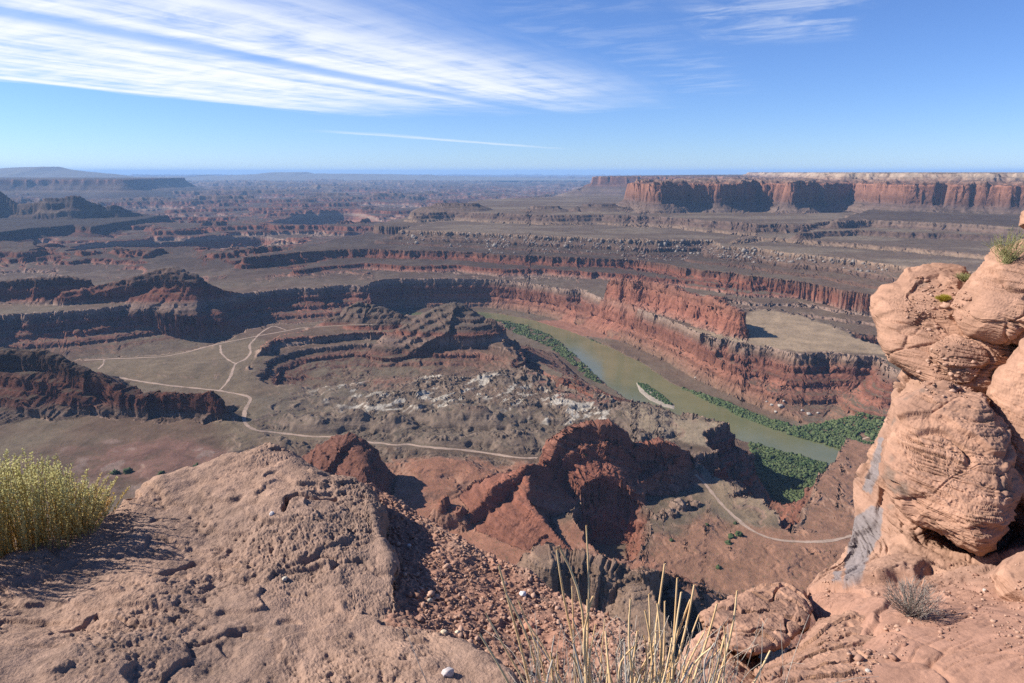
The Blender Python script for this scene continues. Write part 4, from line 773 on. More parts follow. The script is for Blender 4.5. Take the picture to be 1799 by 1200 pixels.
m_left = attr_rock("pitted_sandstone", [(22, 7), (110, 5)], 0.9, 0.014, var=0.32)
m_right = attr_rock("orange_sandstone", [(7, 8), (46, 6)], 0.8, 0.022, var=0.32, beds=(1.2, 1.2, 26))
m_grav = attr_rock("crumbled_sandstone", [(40, 5), (130, 3)], 0.6, 0.01, var=0.4)
def W(pts): return np.array([at_y(*p) for p in pts])
from mathutils.bvhtree import BVHTree
near_rocks = []
def keep_bvh(co, q): near_rocks.append(BVHTree.FromPolygons([tuple(p) for p in co[:]], [tuple(f) for f in q[:]]))
def near_hit(u, v, trees=None):
    Xd, Yd, Zd = ray(u, v); d = Vector((Xd, Yd, Zd)).normalized(); best = None
    for t in (trees or near_rocks):
        h = t.ray_cast(Vector((0, 0, 0)), d)
        if h[0] is not None and (best is None or h[3] < best[3]): best = h
    return best
# left boulder: each column runs from behind the viewer's feet over the crest and down its back
cols = []
for b, *rest in [[(-420, 1420, 1.3), (-360, 1200, 1.75), (-300, 1040, 2.35)], [(-120, 1420, 1.32), (-90, 1200, 1.78), (-60, 1025, 2.5)], [(30, 1420, 1.35), (20, 1200, 1.8), (10, 1075, 2.25), (2, 998, 2.6)],
                 [(140, 1420, 1.35), (130, 1200, 1.82), (120, 1040, 2.4), (112, 948, 2.85)], [(230, 1420, 1.35), (225, 1200, 1.82), (200, 1040, 2.4), (185, 908, 3.02)], [(320, 1420, 1.36), (310, 1200, 1.84), (270, 1000, 2.55), (232, 868, 3.2)],
                 [(420, 1420, 1.36), (410, 1200, 1.85), (370, 1000, 2.6), (335, 826, 3.42)], [(520, 1420, 1.36), (510, 1200, 1.85), (450, 1000, 2.6), (410, 805, 3.52)], [(580, 1420, 1.37), (560, 1200, 1.86), (500, 1000, 2.6), (458, 787, 3.6)], [(650, 1420, 1.37), (620, 1200, 1.86), (545, 1000, 2.6), (500, 800, 3.56)],
                 [(720, 1420, 1.38), (690, 1200, 1.86), (590, 1000, 2.6), (540, 826, 3.45)], [(800, 1420, 1.38), (760, 1200, 1.86), (640, 1050, 2.4), (620, 960, 2.8), (590, 842, 3.4)], [(880, 1420, 1.38), (840, 1230, 1.8), (730, 1120, 2.15), (672, 1060, 2.38), (655, 975, 2.75), (630, 856, 3.35)],
                 [(940, 1420, 1.38), (905, 1225, 1.8), (830, 1152, 2.05), (748, 1098, 2.25), (704, 1076, 2.34), (690, 1010, 2.6), (662, 930, 2.95), (646, 868, 3.3)]]:
    c_ = resample(W([b] + rest), 14); top = c_[-1]
    back = np.array([top + (0, 0.10, -0.03), top + (0, 0.22, -0.16), top + (0.0, 0.32, -0.5), top + (0.0, 0.45, -1.6), top + (0, 0.6, -4.0)]); cols.append(np.vstack([c_, back]))
edge = cols[-1]; cols.append(edge + np.array((0.02, 0.0, -0.05))); cols.append(edge + np.array((0.035, 0.01, -0.22))); cols.append(edge + np.array((0.02, 0.0, -0.8)))
first = cols[0]; cols.insert(0, first + np.array((-0.5, 0, -0.3))); cols.insert(0, first + np.array((-0.9, 0, -1.6)))
G = np.stack(cols, 1); G = crm(crm(G, int(520 / QUAL), 0), int(700 / QUAL), 1)
wc = ss(np.linspace(0, 1, G.shape[1]), 0.80, 0.95)[None, :] * (1 - 0.5 * ss(np.linspace(0, 1, G.shape[1]), 0.965, 1.0))[None, :]
sv = G[:, -1, 1]; ej = (0.055 * fbm2(sv, sv * 0, 3.0, 3, seed=70) + 0.022 * blk(sv + 5, 0.07, 2.0) + 0.03 * blk(sv + 5, 0.19, 5.0))[:, None]; G[..., 0] += wc * ej; G[..., 2] -= 0.3 * wc * ej
n_ = grid_normals(G); n_ *= np.sign(n_[..., 2].mean()); d_, b_, p_, m_ = weather(G, n_, 'pitted', 3.0)
def px_of(P):
    c, s = math.cos(PITCH), math.sin(PITCH); f = P[..., 1] * c - P[..., 2] * s; up = P[..., 1] * s + P[..., 2] * c; return CU + F * P[..., 0] / np.maximum(f, .05), CV - F * up / np.maximum(f, .05)
ug, vg = px_of(G); ug = ug + 7 * p_; vg = vg + 5 * m_
for line, wd_, dp in (([(499, 904), (504, 887), (520, 880), (556, 884), (590, 882)], 4.5, .03), ([(240, 870), (228, 872), (215, 868)], 6, .03), ([(505, 1000), (560, 985), (600, 990)], 3, .012), ([(280, 1010), (340, 985), (420, 1000)], 4, .015), ([(90, 1120), (170, 1085), (260, 1100)], 4, .018), ([(330, 1130), (420, 1105), (470, 1120)], 3, .012)):
    for a, b in zip(line[:-1], line[1:]):
        dx, dy = b[0] - a[0], b[1] - a[1]; t = np.clip(((ug - a[0]) * dx + (vg - a[1]) * dy) / (dx * dx + dy * dy), 0, 1); d_ = np.minimum(d_, np.where(np.hypot(ug - a[0] - t * dx, vg - a[1] - t * dy) < wd_ * 2.5, d_ * 0 + d_ - dp * (1 - ss(np.hypot(ug - a[0] - t * dx, vg - a[1] - t * dy), wd_ * 0.4, wd_ * 1.3)), d_))
G = G + n_ * d_[..., None]
col = sandstone_colour(d_.shape, (.325, .212, .155), (.27, .182, .138), b_, p_ * 0.7, 0.4, G, 3.0)
o = mesh_from("pitted_boulder", G.reshape(-1, 3), grid_quads(*G.shape[:2]), m_left, col=col.reshape(-1, 3)); tag(o, "big pitted tan sandstone boulder filling the bottom left corner", "boulder")
keep_bvh(G[::2, ::2].reshape(-1, 3), grid_quads(*G[::2, ::2].shape[:2]))
# gravelly slope right of the crack
cols = []
gl = W([(590, 890, 3.6), (628, 960, 3.15), (652, 1040, 2.72), (672, 1110, 2.42), (740, 1190, 2.1), (800, 1290, 1.8), (860, 1500, 1.35)]); gm = W([(618, 860, 3.6), (690, 940, 3.17), (745, 1010, 2.8), (800, 1080, 2.52), (870, 1160, 2.22), (940, 1290, 1.86), (1000, 1500, 1.42)])
gr = W([(640, 850, 3.65), (705, 898, 3.52), (768, 936, 3.34), (835, 972, 3.16), (905, 1006, 3.0), (968, 1046, 2.84), (1050, 1090, 2.6), (1130, 1150, 2.33), (1200, 1240, 2.03), (1260, 1500, 1.48)])
gl = resample(gl, 16); gm = resample(gm, 16); gr = resample(gr, 16); gl[:, 2] += 0.11
for c_ in (gl + (-0.12, 0, -0.05), gl, gm, gr, gr + (0.05, 0.08, -0.06), gr + (0.12, 0.2, -0.4), gr + (0.2, 0.35, -1.6), gr + (0.25, 0.5, -5)): cols.append(c_)
G = np.stack(cols, 1); G = crm(crm(G, int(520 / QUAL), 0), int(420 / QUAL), 1); n_ = grid_normals(G); n_ *= np.sign(n_[..., 2].mean()); d_, b_, p_, m_ = weather(G, n_, 'gravel', 5.0); G = G + n_ * d_[..., None]
col = sandstone_colour(d_.shape, (.33, .175, .12), (.28, .16, .115), b_, p_, 0.5, G, 5.0); gx_n = ss(np.linspace(0, 1, G.shape[1]), 0.3, 0.46)[None, :, None] * ss(b_, -0.3, 0.3)[..., None]; col = col * (1 - gx_n * 0.6) + np.array((.30, .225, .175)) * gx_n * 0.6
o = mesh_from("crumbled_ledge", G.reshape(-1, 3), grid_quads(*G.shape[:2]), m_grav, col=col.reshape(-1, 3)); tag(o, "crumbling reddish ledge of gravelly rock right of the shaded crack", "rock ledge")
keep_bvh(G[::2, ::2].reshape(-1, 3), grid_quads(*G[::2, ::2].shape[:2])); ledge_tree = near_rocks[-1]
# right outcrop: body from the ledge up the wall
rowsR = [[(1612, 640, 6.9), (1680, 605, 6.7), (1740, 600, 6.4), (1900, 590, 6.2), (2200, 560, 6.0)], [(1586, 668, 6.65), (1640, 660, 6.35), (1740, 660, 6.0), (1900, 655, 5.8), (2200, 640, 5.6)], [(1566, 720, 6.3), (1620, 725, 5.95), (1740, 725, 5.7), (1900, 720, 5.4), (2200, 700, 5.2)],
         [(1546, 785, 6.05), (1615, 800, 5.65), (1740, 800, 5.4), (1900, 800, 5.1), (2200, 800, 4.9)], [(1512, 850, 5.8), (1595, 870, 5.4), (1740, 880, 5.3), (1900, 880, 4.9), (2200, 880, 4.6)], [(1496, 910, 5.5), (1585, 935, 5.05), (1740, 950, 5.25), (1900, 940, 4.7), (2200, 940, 4.4)], [(1480, 968, 5.15), (1572, 985, 4.6), (1700, 995, 4.55), (1800, 1000, 4.3), (2200, 1000, 4.0)],
         [(1438, 1012, 4.75), (1560, 1035, 4.0), (1700, 1040, 3.85), (1900, 1045, 3.7), (2200, 1050, 3.6)], [(1415, 1050, 4.4), (1550, 1080, 3.5), (1700, 1085, 3.4), (1900, 1090, 3.3), (2200, 1100, 3.2)], [(1432, 1110, 3.85), (1550, 1125, 3.15), (1700, 1130, 3.05), (1900, 1130, 3.0), (2200, 1150, 2.9)], [(1375, 1185, 3.2), (1520, 1200, 2.72), (1700, 1200, 2.66), (1900, 1200, 2.6), (2200, 1210, 2.5)], [(1290, 1420, 2.0), (1480, 1420, 1.9), (1700, 1420, 1.88), (1900, 1420, 1.85), (2200, 1420, 1.8)]]
G0 = np.array([resample(W(r), 12) for r in rowsR]); e = G0[:, :1]
pre = [e * 1.30 + np.array((0.30, 0, -0.2)), e * 1.09 + np.array((0.06, 0, -0.03)), e * 1.025 + np.array((0.008, 0, 0))]; G = np.concatenate(pre + [G0], axis=1); topb = G[:1] * 1.07 + np.array((0.03, 0, -0.08)); G = np.concatenate([G[:1] * 1.25 + np.array((0.15, 0, -0.8)), topb, G], axis=0)
G = crm(crm(G, int(620 / QUAL), 0), int(460 / QUAL), 1); n_ = grid_normals(G); n_ *= np.sign((n_ * (-G)).sum(-1).mean()); d_, b_, p_, m_ = weather(G, n_, 'rock', 7.0)
ef = ss(np.linspace(0, 1, G.shape[1]), 0.10, 0.26)[None, :]; vg_ = px_of(G)[1]; lf = 1 - 0.72 * ss(vg_, 985, 1075); G1 = G + n_ * (d_ * (0.35 + 0.65 * ef) * lf)[..., None]; col = sandstone_colour(d_.shape, (.365, .218, .150), (.30, .18, .128), b_, p_, 0.7, G, 7.0)
uu, vv = px_of(G1)
def patch(pts, soft):
    pts = np.asarray(pts, float); r = np.zeros(uu.shape, bool); dmin = np.full(uu.shape, 1e9)
    for i in range(len(pts)):
        a, b = pts[i], pts[(i + 1) % len(pts)]
        if a[1] != b[1]: r ^= ((a[1] > vv) != (b[1] > vv)) & (uu < (b[0] - a[0]) * (vv - a[1]) / (b[1] - a[1]) + a[0])
        dx, dy = b - a; t = np.clip(((uu - a[0]) * dx + (vv - a[1]) * dy) / (dx * dx + dy * dy + 1e-9), 0, 1); dmin = np.minimum(dmin, np.hypot(uu - a[0] - t * dx, vv - a[1] - t * dy))
    return ss(np.where(r, dmin, -dmin) + 9 * fbm3(G[..., 0], G[..., 1], G[..., 2], 7.0, 4, 0.6, seed=95) + 3 * b_, -soft * 0.4, soft * 0.4)
for pts in ([(1490, 920), (1530, 885), (1552, 890), (1548, 940), (1525, 985), (1510, 1025), (1482, 1032), (1486, 970)], [(1545, 770), (1562, 772), (1560, 800), (1542, 840), (1530, 868), (1515, 860), (1530, 815)], [(1465, 1005), (1480, 1000), (1478, 1020), (1460, 1022)], [(1720, 790), (1745, 785), (1765, 850), (1752, 880), (1735, 840)]):
    k_ = patch(pts, 4)[..., None]; col = col * (1 - 0.85 * k_) + np.array((.185, .170, .172)) * 0.85 * k_
ledge_m = ss(vv, 1000, 1060)[..., None] * 0.5; col = col * (1 - ledge_m) + np.array((.38, .20, .14)) * ledge_m * (1 + 0.12 * p_[..., None])
o = mesh_from("rock_outcrop", G1.reshape(-1, 3), grid_quads(*G1.shape[:2]), m_right, col=col.reshape(-1, 3)); tag(o, "tall orange sandstone outcrop with grey varnish patches and a flat ledge at its foot", "rock outcrop")
keep_bvh(G1[::2, ::2].reshape(-1, 3), grid_quads(*G1[::2, ::2].shape[:2]))
def pillow(name, outline, y0, gu, gv, bulge, thick, label, cat, seed, base=(.375, .218, .148), alt=(.31, .18, .125), dark=0.7, nseg=360, nring=110, power=0.5, kind='rock', amp=1.0, mat=None, back=1.0):
    """a boulder: its outline stands at the distance y0 (tilted by gu, gv metres per 100 px), swelling towards the viewer and away"""
    nseg = int(nseg / QUAL); nring = int(nring / QUAL); p = np.array(outline, float); pc = np.vstack([p, p[:1]]); d = np.r_[0, np.cumsum(np.hypot(*np.diff(pc, axis=0).T))]
    s = np.linspace(0, d[-1], nseg, endpoint=False); ol = np.stack([np.interp(s, d, pc[:, k]) for k in (0, 1)], -1)
    for _ in range(0 if kind == 'slab' else 3): ol = 0.25 * np.roll(ol, 1, 0) + 0.5 * ol + 0.25 * np.roll(ol, -1, 0)
    c0 = p.mean(0); rings = []
    fr = 1 - (1 - np.linspace(0, 1, nring)) ** 1.25
    for r in fr[1:]: rings.append((r, 1))
    for r in fr[::-1][1:-1:3]: rings.append((r, -1))
    co = []
    for r, side_ in rings:
        q = c0 + (ol - c0) * r; h = (1 - r ** 2.6) ** power; yy = y0 + gu * (q[:, 0] - c0[0]) / 100 + gv * (q[:, 1] - c0[1]) / 100 - (bulge * h if side_ > 0 else -thick * h)
        co.append(at_y(q[:, 0], q[:, 1], yy))
    G = np.array(co); Gp = np.concatenate([G[:, -1:], G, G[:, :1]], 1); n_ = np.cross(np.gradient(Gp, axis=1), np.gradient(Gp, axis=0))[:, 1:-1]; n_ /= np.linalg.norm(n_, axis=-1, keepdims=True) + 1e-9
    ctr = G.reshape(-1, 3).mean(0); n_ *= np.sign(((G - ctr) * n_).sum(-1).mean()); d_, b_, p_, m_ = weather(G, n_, kind, seed); G = G + n_ * (d_ * amp)[..., None]
    col = sandstone_colour(d_.shape, base, alt, b_, p_, dark, G, seed); nr = len(rings); vi = np.arange(nr * nseg).reshape(nr, nseg); vr = np.roll(vi, -1, 1)
    q = np.stack([vi[:-1], vr[:-1], vr[1:], vi[1:]], -1).reshape(-1, 4); vs = np.vstack([G.reshape(-1, 3), G[0].mean(0), G[-1].mean(0)]); cs = np.vstack([col.reshape(-1, 3), col[0].mean(0), col[-1].mean(0)])
    a, b = nr * nseg, nr * nseg + 1; capf = np.array([(a, a, vr[0, i], vi[0, i]) for i in range(0)] or np.zeros((0, 4)), int)
    me_q = [tuple(f) for f in q] + [(a, int(vr[0, i]), int(vi[0, i])) for i in range(nseg)] + [(b, int(vi[-1, i]), int(vr[-1, i])) for i in range(nseg)]
    tri = np.array([(f[0], f[1], f[2]) for f in me_q[:len(q)]] + [(f[0], f[2], f[3]) for f in me_q[:len(q)]] + me_q[len(q):], np.int32)
    o = mesh_from(name, vs, tri, mat or m_right, col=cs); tag(o, label, cat); keep_bvh(vs, tri); return o
pillow("overhanging_block", [(1534, 545), (1533, 522), (1548, 505), (1578, 494), (1592, 470), (1640, 464), (1695, 470), (1730, 520), (1740, 620), (1715, 690), (1650, 700), (1592, 655), (1562, 632), (1543, 600)], 6.8, -0.2, -0.45, 0.32, 0.9, "blunt sandstone block jutting out over the canyon, yellow tuft on top", "boulder", 31.0, amp=0.55, power=0.33)
pillow("domed_boulder", [(1674, 548), (1688, 512), (1712, 478), (1748, 440), (1800, 424), (1900, 410), (1960, 480), (1960, 640), (1850, 620), (1790, 606), (1750, 604), (1700, 590), (1680, 570)], 6.3, -0.15, -0.3, 0.5, 1.0, "domed sandstone boulder at the right edge, wispy grass tuft growing on it", "boulder", 32.0, amp=0.7, power=0.4)
pillow("rounded_block", [(1640, 612), (1690, 580), (1750, 590), (1820, 600), (1860, 650), (1810, 690), (1730, 700), (1680, 670), (1652, 640)], 6.15, 0, -0.2, 0.26, 0.6, "low rounded sandstone block wedged under the domed boulder", "boulder", 33.0, amp=0.6, power=0.33)
pillow("smooth_boulder", [(1735, 680), (1760, 640), (1800, 600), (1880, 560), (2050, 560), (2050, 900), (1900, 930), (1800, 910), (1762, 860), (1740, 780)], 5.35, -0.2, -0.2, 0.32, 0.7, "broad smooth orange boulder face at the right edge, middle height", "boulder", 34.0, amp=0.75, power=0.3)
pillow("undercut_boulder", [(1556, 770), (1572, 705), (1640, 672), (1730, 690), (1765, 770), (1792, 880), (1765, 935), (1748, 966), (1722, 974), (1690, 958), (1655, 936), (1605, 916), (1572, 880), (1556, 820)], 5.1, -0.15, -0.3, 0.30, 0.6, "rough grey stained boulder with a dark undercut hollow below it", "boulder", 35.0, dark=0.9, amp=0.75, power=0.3)
pillow("round_boulder", [(1738, 1008), (1760, 985), (1800, 965), (1880, 960), (1930, 1040), (1880, 1085), (1800, 1075), (1752, 1050)], 3.95, -0.1, -0.3, 0.3, 0.5, "rounded boulder at the right edge beside the dark hollow", "boulder", 36.0, amp=0.4)
pillow("perched_rock", [(1784, 398), (1794, 372), (1840, 350), (1900, 350), (1900, 410), (1810, 410)], 6.4, 0, -0.2, 0.2, 0.4, "small dark rock poking in at the right edge above the grass tuft", "boulder", 37.0, amp=0.3, nseg=120, nring=40)
pillow("cracked_slab", [(1234, 1082), (1262, 1064), (1300, 1048), (1340, 1034), (1382, 1029), (1412, 1042), (1424, 1072), (1414, 1102), (1372, 1130), (1322, 1150), (1285, 1142), (1244, 1122)], 3.7, 0.1, -0.75, 0.16, 0.5, "cracked flat topped orange slab perched at the edge behind the dry stems", "boulder", 38.0, amp=0.9, power=0.12, kind='slab')
pillow("edge_rock", [(1180, 1175), (1215, 1130), (1250, 1112), (1300, 1140), (1345, 1180), (1360, 1300), (1330, 1420), (1150, 1420), (1150, 1260)], 2.9, 0.1, -0.5, 0.25, 0.5, "smooth pink rock shoulder just under the cracked slab", "boulder", 39.0, base=(.40, .24, .17), amp=0.9, kind='slab')
pillow("ledge_lip", [(1330, 1180), (1400, 1140), (1440, 1090), (1500, 1075), (1545, 1100), (1560, 1150), (1540, 1220), (1450, 1260), (1330, 1300)], 3.05, 0, -0.7, 0.15, 0.5, "broad flat ledge lip below the grey twig bush", "boulder", 40.0, amp=0.8, kind='slab', power=0.3)

# pebbles and loose stones
m_peb = attr_rock("pebble_stone", [(60, 3)], 0.2, 0.003, var=0.15)
def pebble(u, v, r, colr, label, name="pebble", cat="pebble", grp="loose pebbles on the near rocks", fl=0.7):
    h = near_hit(u, v)
    if h is None: return
    vv, ff = IC3; q = np.sign(vv) * np.abs(vv) ** 0.8 * r * (1 + 0.10 * rng.normal(size=(len(vv), 1))) * rng.uniform(0.75, 1.2, 3) * np.array([1, 1, fl])
    o = mesh_from(name, q, ff, m_peb, smooth_=True, col=np.tile(colr, (len(vv), 1))); o.location = h[0] + h[1] * r * 0.3 * (1 if h[1].z > 0 else -1); o.rotation_euler = (0.2, 0.1, rng.uniform(0, 6)); tag(o, label, cat, grp)
for u, v, r, c_, lb in [(500, 1018, .013, (.43, .38, .31), "cream pebble lying alone on the pitted boulder"), (755, 1056, .010, (.43, .37, .29), "cream pebble on the reddish gravel beside the crack"), (718, 960, .013, (.45, .38, .33), "grey pebble high on the reddish gravel right of the crack"), (780, 1112, .010, (.6, .48, .34), "small tan pebble, left of a pair low on the gravel"),
                        (803, 1113, .010, (.6, .50, .36), "small tan pebble, right of a pair low on the gravel"), (918, 1045, .016, (.58, .58, .59), "white bird dropping patch on the gravel left of the tallest dry stems"), (786, 1184, .018, (.48, .42, .40), "grey flat pebble at the bottom edge on the gravel"), (930, 1102, .024, (.42, .22, .15), "reddish stone beside the dry stems"), (940, 1115, .02, (.36, .2, .14), "smaller reddish stone touching the stone beside the dry stems"),  # the white patch is a bird dropping, built as a stone
                        (1525, 1180, .011, (.46, .42, .37), "white pebble on the broad ledge lip"), (1730, 1038, .013, (.45, .38, .33), "pale pebble near the dark hollow"), (478, 904, .012, (.5, .46, .44), "grey pebble near the crest of the pitted boulder")]: pebble(u, v, r, c_, lb)
def near_scatter(n, urange, vrange, cond, trees):
    out = []
    for _ in range(n):
        u, v = rng.uniform(*urange), rng.uniform(*vrange)
        if not cond(u, v): continue
        h = near_hit(u, v, trees)
        if h is not None and h[3] < 9: out.append(h[0])
    return np.array(out)
st_ = near_scatter(6500, (640, 1230), (870, 1200), lambda u, v: v > 880 + (u - 690) * 0.42 and u > 640 + (v - 870) * 0.45, [ledge_tree]); t = rng.uniform(0, 1, (len(st_), 1))
tag(scatter_blobs("gravel", st_ + (0, 0, .003), rng.exponential(.0030, len(st_)) + .0018, m_peb, 0.75, 0.3, IC1, np.array((.24, .13, .09)) * (1 - t) + np.array((.42, .27, .20)) * t), "loose red gravel covering the crumbling ledge", None, None, 'stuff')
st_ = near_scatter(1500, (1440, 1799), (990, 1200), lambda u, v: fbm2(np.array([u]), np.array([v]), 1 / 90.0, 3, seed=91)[0] > 0.02, None); t = rng.uniform(0, 1, (len(st_), 1))
tag(scatter_blobs("gravel", st_ + (0, 0, .003), rng.exponential(.0035, len(st_)) + .002, m_peb, 0.7, 0.3, IC1, np.array((.26, .14, .10)) * (1 - t) + np.array((.45, .29, .21)) * t), "loose gravel lying in hollows of the right ledge", None, None, 'stuff')
st_ = near_scatter(900, (1590, 1720), (480, 700), lambda u, v: abs(u - 1640 - (v - 500) * 0.12) < 48 + 20 * math.sin(v * 0.05) and fbm2(np.array([u]), np.array([v]), 1 / 30.0, 3, seed=92)[0] > -0.1, None); t = rng.uniform(0, 1, (len(st_), 1))
tag(scatter_blobs("gravel", st_ + (0, 0, .004), rng.exponential(.005, len(st_)) + .003, m_peb, 0.7, 0.18, IC2, np.array((.28, .15, .10)) * (1 - t) + np.array((.42, .27, .2)) * t), "reddish gravel on top of the jutting block", None, None, 'stuff')

# ------------------------------------------------------------------ plants at the viewer's feet
def leaf_mat(name, c, c2, transl=0.35, scale=30, low=None):
    m, N, L, b = new_mat(name, 0.7, 0.2); tc = N.new("ShaderNodeTexCoord"); n = N.new("ShaderNodeTexNoise"); n.inputs["Scale"].default_value = scale; n.inputs["Detail"].default_value = 2; L.new(tc.outputs["Object"], n.inputs["Vector"])
    r = N.new("ShaderNodeValToRGB"); r.color_ramp.elements[0].position = 0.35; r.color_ramp.elements[0].color = (*c, 1); r.color_ramp.elements[1].position = 0.65; r.color_ramp.elements[1].color = (*c2, 1)
    L.new(n.outputs[0], r.inputs[0]); colr = r.outputs[0]
    if low:                                          # the older growth low on the stems is straw coloured
        sp = N.new("ShaderNodeSeparateXYZ"); L.new(tc.outputs["Object"], sp.inputs[0]); mr = N.new("ShaderNodeMapRange"); L.new(nmath(N, L, 'ADD', sp.outputs[2], nmath(N, L, 'MULTIPLY', n.outputs[0], 0.25)), mr.inputs[0])
        mr.inputs[1].default_value = 0.16; mr.inputs[2].default_value = 0.48; mz = N.new("ShaderNodeMix"); mz.data_type = 'RGBA'; L.new(mr.outputs[0], mz.inputs[0]); mz.inputs[6].default_value = (*low, 1); L.new(colr, mz.inputs[7]); colr = mz.outputs[2]
    L.new(colr, b.inputs["Base Color"])
    if transl:
        tr = N.new("ShaderNodeBsdfTranslucent"); L.new(colr, tr.inputs[0]); mx = N.new("ShaderNodeMixShader"); mx.inputs[0].default_value = transl
        L.new(b.outputs[0], mx.inputs[1]); L.new(tr.outputs[0], mx.inputs[2]); L.new(mx.outputs[0], N["Material Output"].inputs["Surface"])
    return m
def tubes(paths, radii, sides=5):
    V, Fq = [], []; off = 0
    for P, R in zip(paths, radii):
        P = np.asarray(P); t = np.gradient(P, axis=0); t /= np.linalg.norm(t, axis=1, keepdims=True) + 1e-9; a = np.cross(t, (0.3, 1, 0.1)); a /= np.linalg.norm(a, axis=1, keepdims=True) + 1e-9; b = np.cross(t, a)
        th = np.linspace(0, 2 * math.pi, sides, endpoint=False); ring = P[:, None] + (a[:, None] * np.cos(th)[None, :, None] + b[:, None] * np.sin(th)[None, :, None]) * np.asarray(R)[:, None, None]
        n = len(P); vi = np.arange(n * sides).reshape(n, sides) + off; vr = np.roll(vi, -1, 1); V.append(ring.reshape(-1, 3)); Fq.append(np.stack([vi[:-1], vr[:-1], vr[1:], vi[1:]], -1).reshape(-1, 4)); off += n * sides
    return np.vstack(V), np.vstack(Fq)
def stem_path(a, b, sag, n=7):
    t = np.linspace(0, 1, n)[:, None]; a = np.asarray(a); b = np.asarray(b); w_ = rng.normal(size=3) * sag * np.linalg.norm(b - a); w2 = rng.normal(size=3) * sag * 0.5 * np.linalg.norm(b - a)
    return a + (b - a) * t + w_ * np.sin(math.pi * t) + w2 * np.sin(2 * math.pi * t)
def leaves_mesh(pts, dirs, ln, wd):
    n = len(pts); dirs = dirs / (np.linalg.norm(dirs, axis=1, keepdims=True) + 1e-9); s = np.cross(dirs, rng.normal(size=(n, 3))); s /= np.linalg.norm(s, axis=1, keepdims=True) + 1e-9
    l = ln[:, None]; w_ = wd[:, None]; V = np.stack([pts, pts + dirs * l * .5 + s * w_, pts + dirs * l, pts + dirs * l * .5 - s * w_], 1).reshape(-1, 3); return V, np.arange(n * 4).reshape(n, 4)
# yellow green shrub on the left
m_lf = leaf_mat("yellow_green_leaf", (.50, .47, .19), (.62, .57, .28), 0.45, 30, (.52, .33, .11)); m_st = leaf_mat("straw_stem", (.40, .30, .10), (.52, .38, .13), 0.25)
root = empty("flowering_shrub", tuple(at_y(70, 985, 2.78))); tag(root, "dense yellow green shrub of upright leafy stems behind the pitted boulder", "shrub"); r0 = np.array(root.location)
paths, rad, lp, ld = [], [], [], []
for i in range(520):
    ub = rng.uniform(-140, 175); dep = rng.uniform(-0.12, 0.35); vb = np.interp(ub, [-140, 0, 100, 180], [1030, 1005, 960, 915]); base = at_y(ub, vb, 2.72 + 0.0012 * ub + dep); base[2] -= 0.03 + 0.12 * max(dep, 0)
    top_v = np.interp(ub, [-140, 0, 60, 110, 140, 175], [775, 775, 772, 785, 810, 830]) + abs(rng.normal(0, 26)) - 8 * (rng.random() < 0.15); hgt = max(0.18, (vb - top_v) / F * 2.85 * 1.15) * (0.9 if dep < 0 else 1.0)
    tip = base + np.array([rng.normal(0.0, 0.045) + 0.0003 * (ub - 20), rng.normal(0, 0.05), hgt]); P = stem_path(base, tip, 0.025, 9); paths.append(P - r0); rad.append(np.linspace(.0022, .0010, 9))
    k = rng.integers(80, 110); t = rng.uniform(0.12, 1.02, k); ii = np.clip(t * 8, 0, 7.99); i0 = ii.astype(int); q = P[i0] + (P[i0 + 1] - P[i0]) * (ii - i0)[:, None]; lp.append(q - r0); dd = rng.normal(size=(k, 3)) * (0.8, 0.8, 0.4) + (0, 0, 0.9); ld.append(dd)
V_, F_ = tubes(paths, rad, 4); mesh_from("stems", V_, F_, m_st, root); lp = np.vstack(lp); ld = np.vstack(ld); V_, F_ = leaves_mesh(lp, ld, rng.uniform(.008, .017, len(lp)), rng.uniform(.002, .004, len(lp))); mesh_from("leaves", V_, F_, m_lf, root, smooth_=False)
# dry stems at the bottom edge, each stem a part
m_dry = leaf_mat("dry_straw", (.58, .37, .18), (.70, .50, .28), 0.0, 12); m_gry = leaf_mat("weathered_stem", (.36, .31, .26), (.52, .45, .36), 0.0, 40)
root = empty("dry_shrub", tuple(at_y(1100, 1330, 1.5))); tag(root, "clump of bare straw yellow stems rising from the bottom edge", "dry shrub"); r0 = np.array(root.location)
tips = [(1030, 923, 1.5), (978, 965, 1.55), (876, 993, 1.6), (888, 1040, 1.5), (853, 1077, 1.5), (910, 1055, 1.6), (1168, 990, 1.62), (1220, 1027, 1.6), (1108, 1052, 1.45), (1197, 1040, 1.5), (1260, 1060, 1.55), (1295, 1037, 1.55), (1140, 1043, 1.6), (1042, 1047, 1.5), (1032, 1053, 1.62), (1155, 1060, 1.5), (1213, 1053, 1.6), (1353, 1143, 1.5), (842, 1113, 1.45), (983, 962, 1.5), (1190, 1015, 1.66), (1005, 1030, 1.7), (1168, 1056, 1.55), (1133, 1072, 1.5), (1228, 1080, 1.62), (1275, 1112, 1.5), (1065, 1120, 1.45), (1120, 1108, 1.5)]
for i in range(72): tips.append((rng.uniform(850, 1330) * 0.75 + 1110 * 0.25, rng.uniform(1085, 1185), rng.uniform(1.4, 1.7)))
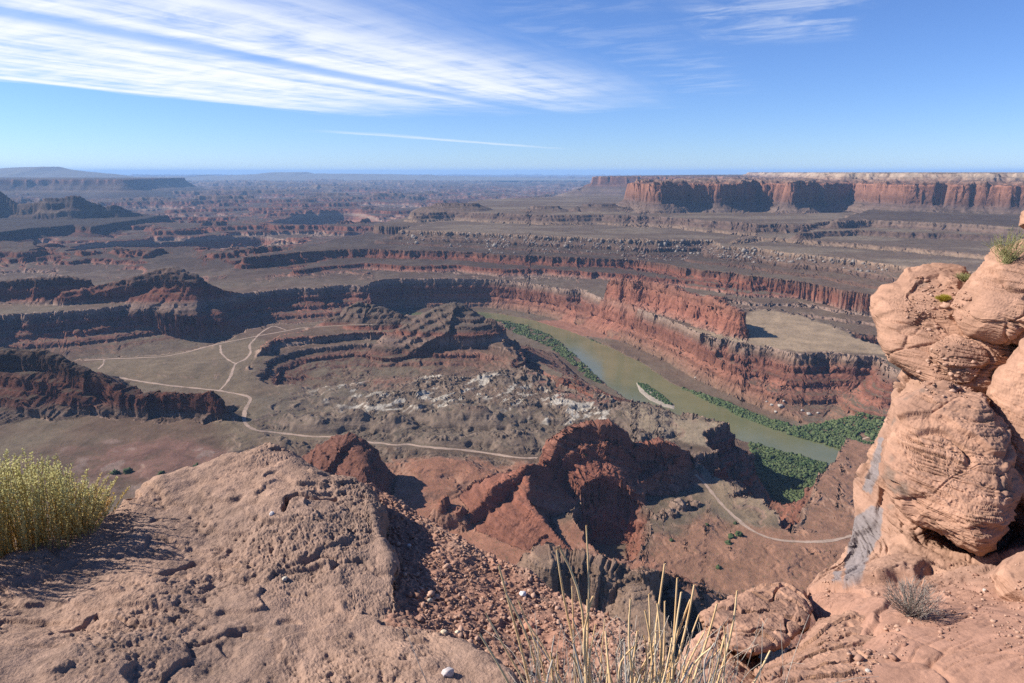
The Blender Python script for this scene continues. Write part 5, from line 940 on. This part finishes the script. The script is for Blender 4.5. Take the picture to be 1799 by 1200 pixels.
for i, (u, v, yy) in enumerate(tips):
    tip = at_y(u, v, yy); ub = 1100 + (u - 1100) * 0.62 + rng.normal(0, 22); base = at_y(ub, 1330, yy * 0.97 + rng.normal(0, 0.03)); P = stem_path(base, tip, 0.022 if i < 28 else 0.05, 10); r1 = rng.uniform(.0030, .0045) if i < 28 else rng.uniform(.0016, .0036)
    V_, F_ = tubes([P - r0], [np.linspace(r1 * 1.2, r1 * 0.62, 10)], 7); n6 = len(V_); V_ = np.vstack([V_, (P[-1] - r0)[None]]); F_ = [tuple(f) for f in F_]
    F_ = np.array(F_ + [(n6 - 7 + j, n6 - 7 + (j + 1) % 7, n6, n6) for j in range(0)], int); mesh_from("stem", V_, F_, m_gry if (i >= 28 and rng.random() < 0.6) else m_dry, root)
paths, rad = [], []
for i in range(150):
    u = rng.normal(1110, 130); tip = at_y(u, rng.uniform(1075, 1200), rng.uniform(1.4, 1.75)); base = at_y(1100 + (u - 1100) * 0.7 + rng.normal(0, 40), 1330, rng.uniform(1.4, 1.62)); P = stem_path(base, tip, 0.10, 10); paths.append(P - r0); r1 = rng.uniform(.0008, .0018); rad.append(np.linspace(r1, r1 * 0.4, 10))
V_, F_ = tubes(paths, rad, 4); tag(mesh_from("thin_stems", V_, F_, m_gry, root), None, None, None, 'stuff')
# grey twig bush on the ledge
m_twig = leaf_mat("grey_twig", (.16, .13, .11), (.34, .30, .26), 0.0, 60)
def twig_bush(name, u, v, hgt, spread, n, label, cat, mat, rad0=.0018, fork=3, vert=0.75):
    h = near_hit(u, v); b0 = np.array(h[0]) - (0, 0, 0.01); root = empty(name, tuple(b0)); tag(root, label, cat); paths, rad = [], []
    for i in range(n):
        a = rng.uniform(0, 6.283); rr_ = math.sqrt(rng.random()) * spread; tip = np.array([math.cos(a) * rr_, math.sin(a) * rr_, hgt * (vert + 0.4 * rng.random()) * (1 - 0.45 * (rr_ / spread) ** 2)]); base = rng.normal(size=3) * (spread * 0.12, spread * 0.12, 0)
        P = stem_path(base, tip, 0.05, 7); paths.append(P); rad.append(np.linspace(rad0, rad0 * 0.5, 7))
        for k in range(fork):
            j = rng.integers(2, 6); t2 = P[j] + (P[-1] - P[j]) * rng.uniform(0.4, 0.9) + rng.normal(size=3) * hgt * 0.10; paths.append(stem_path(P[j], t2, 0.05, 4)); rad.append(np.linspace(rad0 * .6, rad0 * .35, 4))
    V_, F_ = tubes(paths, rad, 4); mesh_from("twigs", V_, F_, mat, root); return root
twig_bush("dead_shrub", 1603, 1082, 0.24, 0.17, 110, "bare grey twiggy bush growing on the flat right ledge", "dead shrub", m_twig)
m_ytuft = leaf_mat("yellow_blade", (.42, .36, .04), (.55, .46, .08), 0.4, 60); m_gtuft = leaf_mat("pale_grass_blade", (.30, .32, .13), (.48, .44, .22), 0.4, 40)
twig_bush("yellow_tuft", 1657, 528, 0.085, 0.075, 260, "small round yellow tuft on the jutting block", "plant", m_ytuft, .0016, 1, 0.6)
twig_bush("pale_tuft", 1692, 492, 0.10, 0.10, 160, "pale green grass tuft beside the domed boulder", "plant", m_gtuft, .0015, 1, 0.6)
twig_bush("grass_tuft", 1768, 462, 0.36, 0.20, 60, "wispy green grass tuft standing on the domed boulder", "grass tuft", m_gtuft, .0022, 3, 0.6)

haze_box()
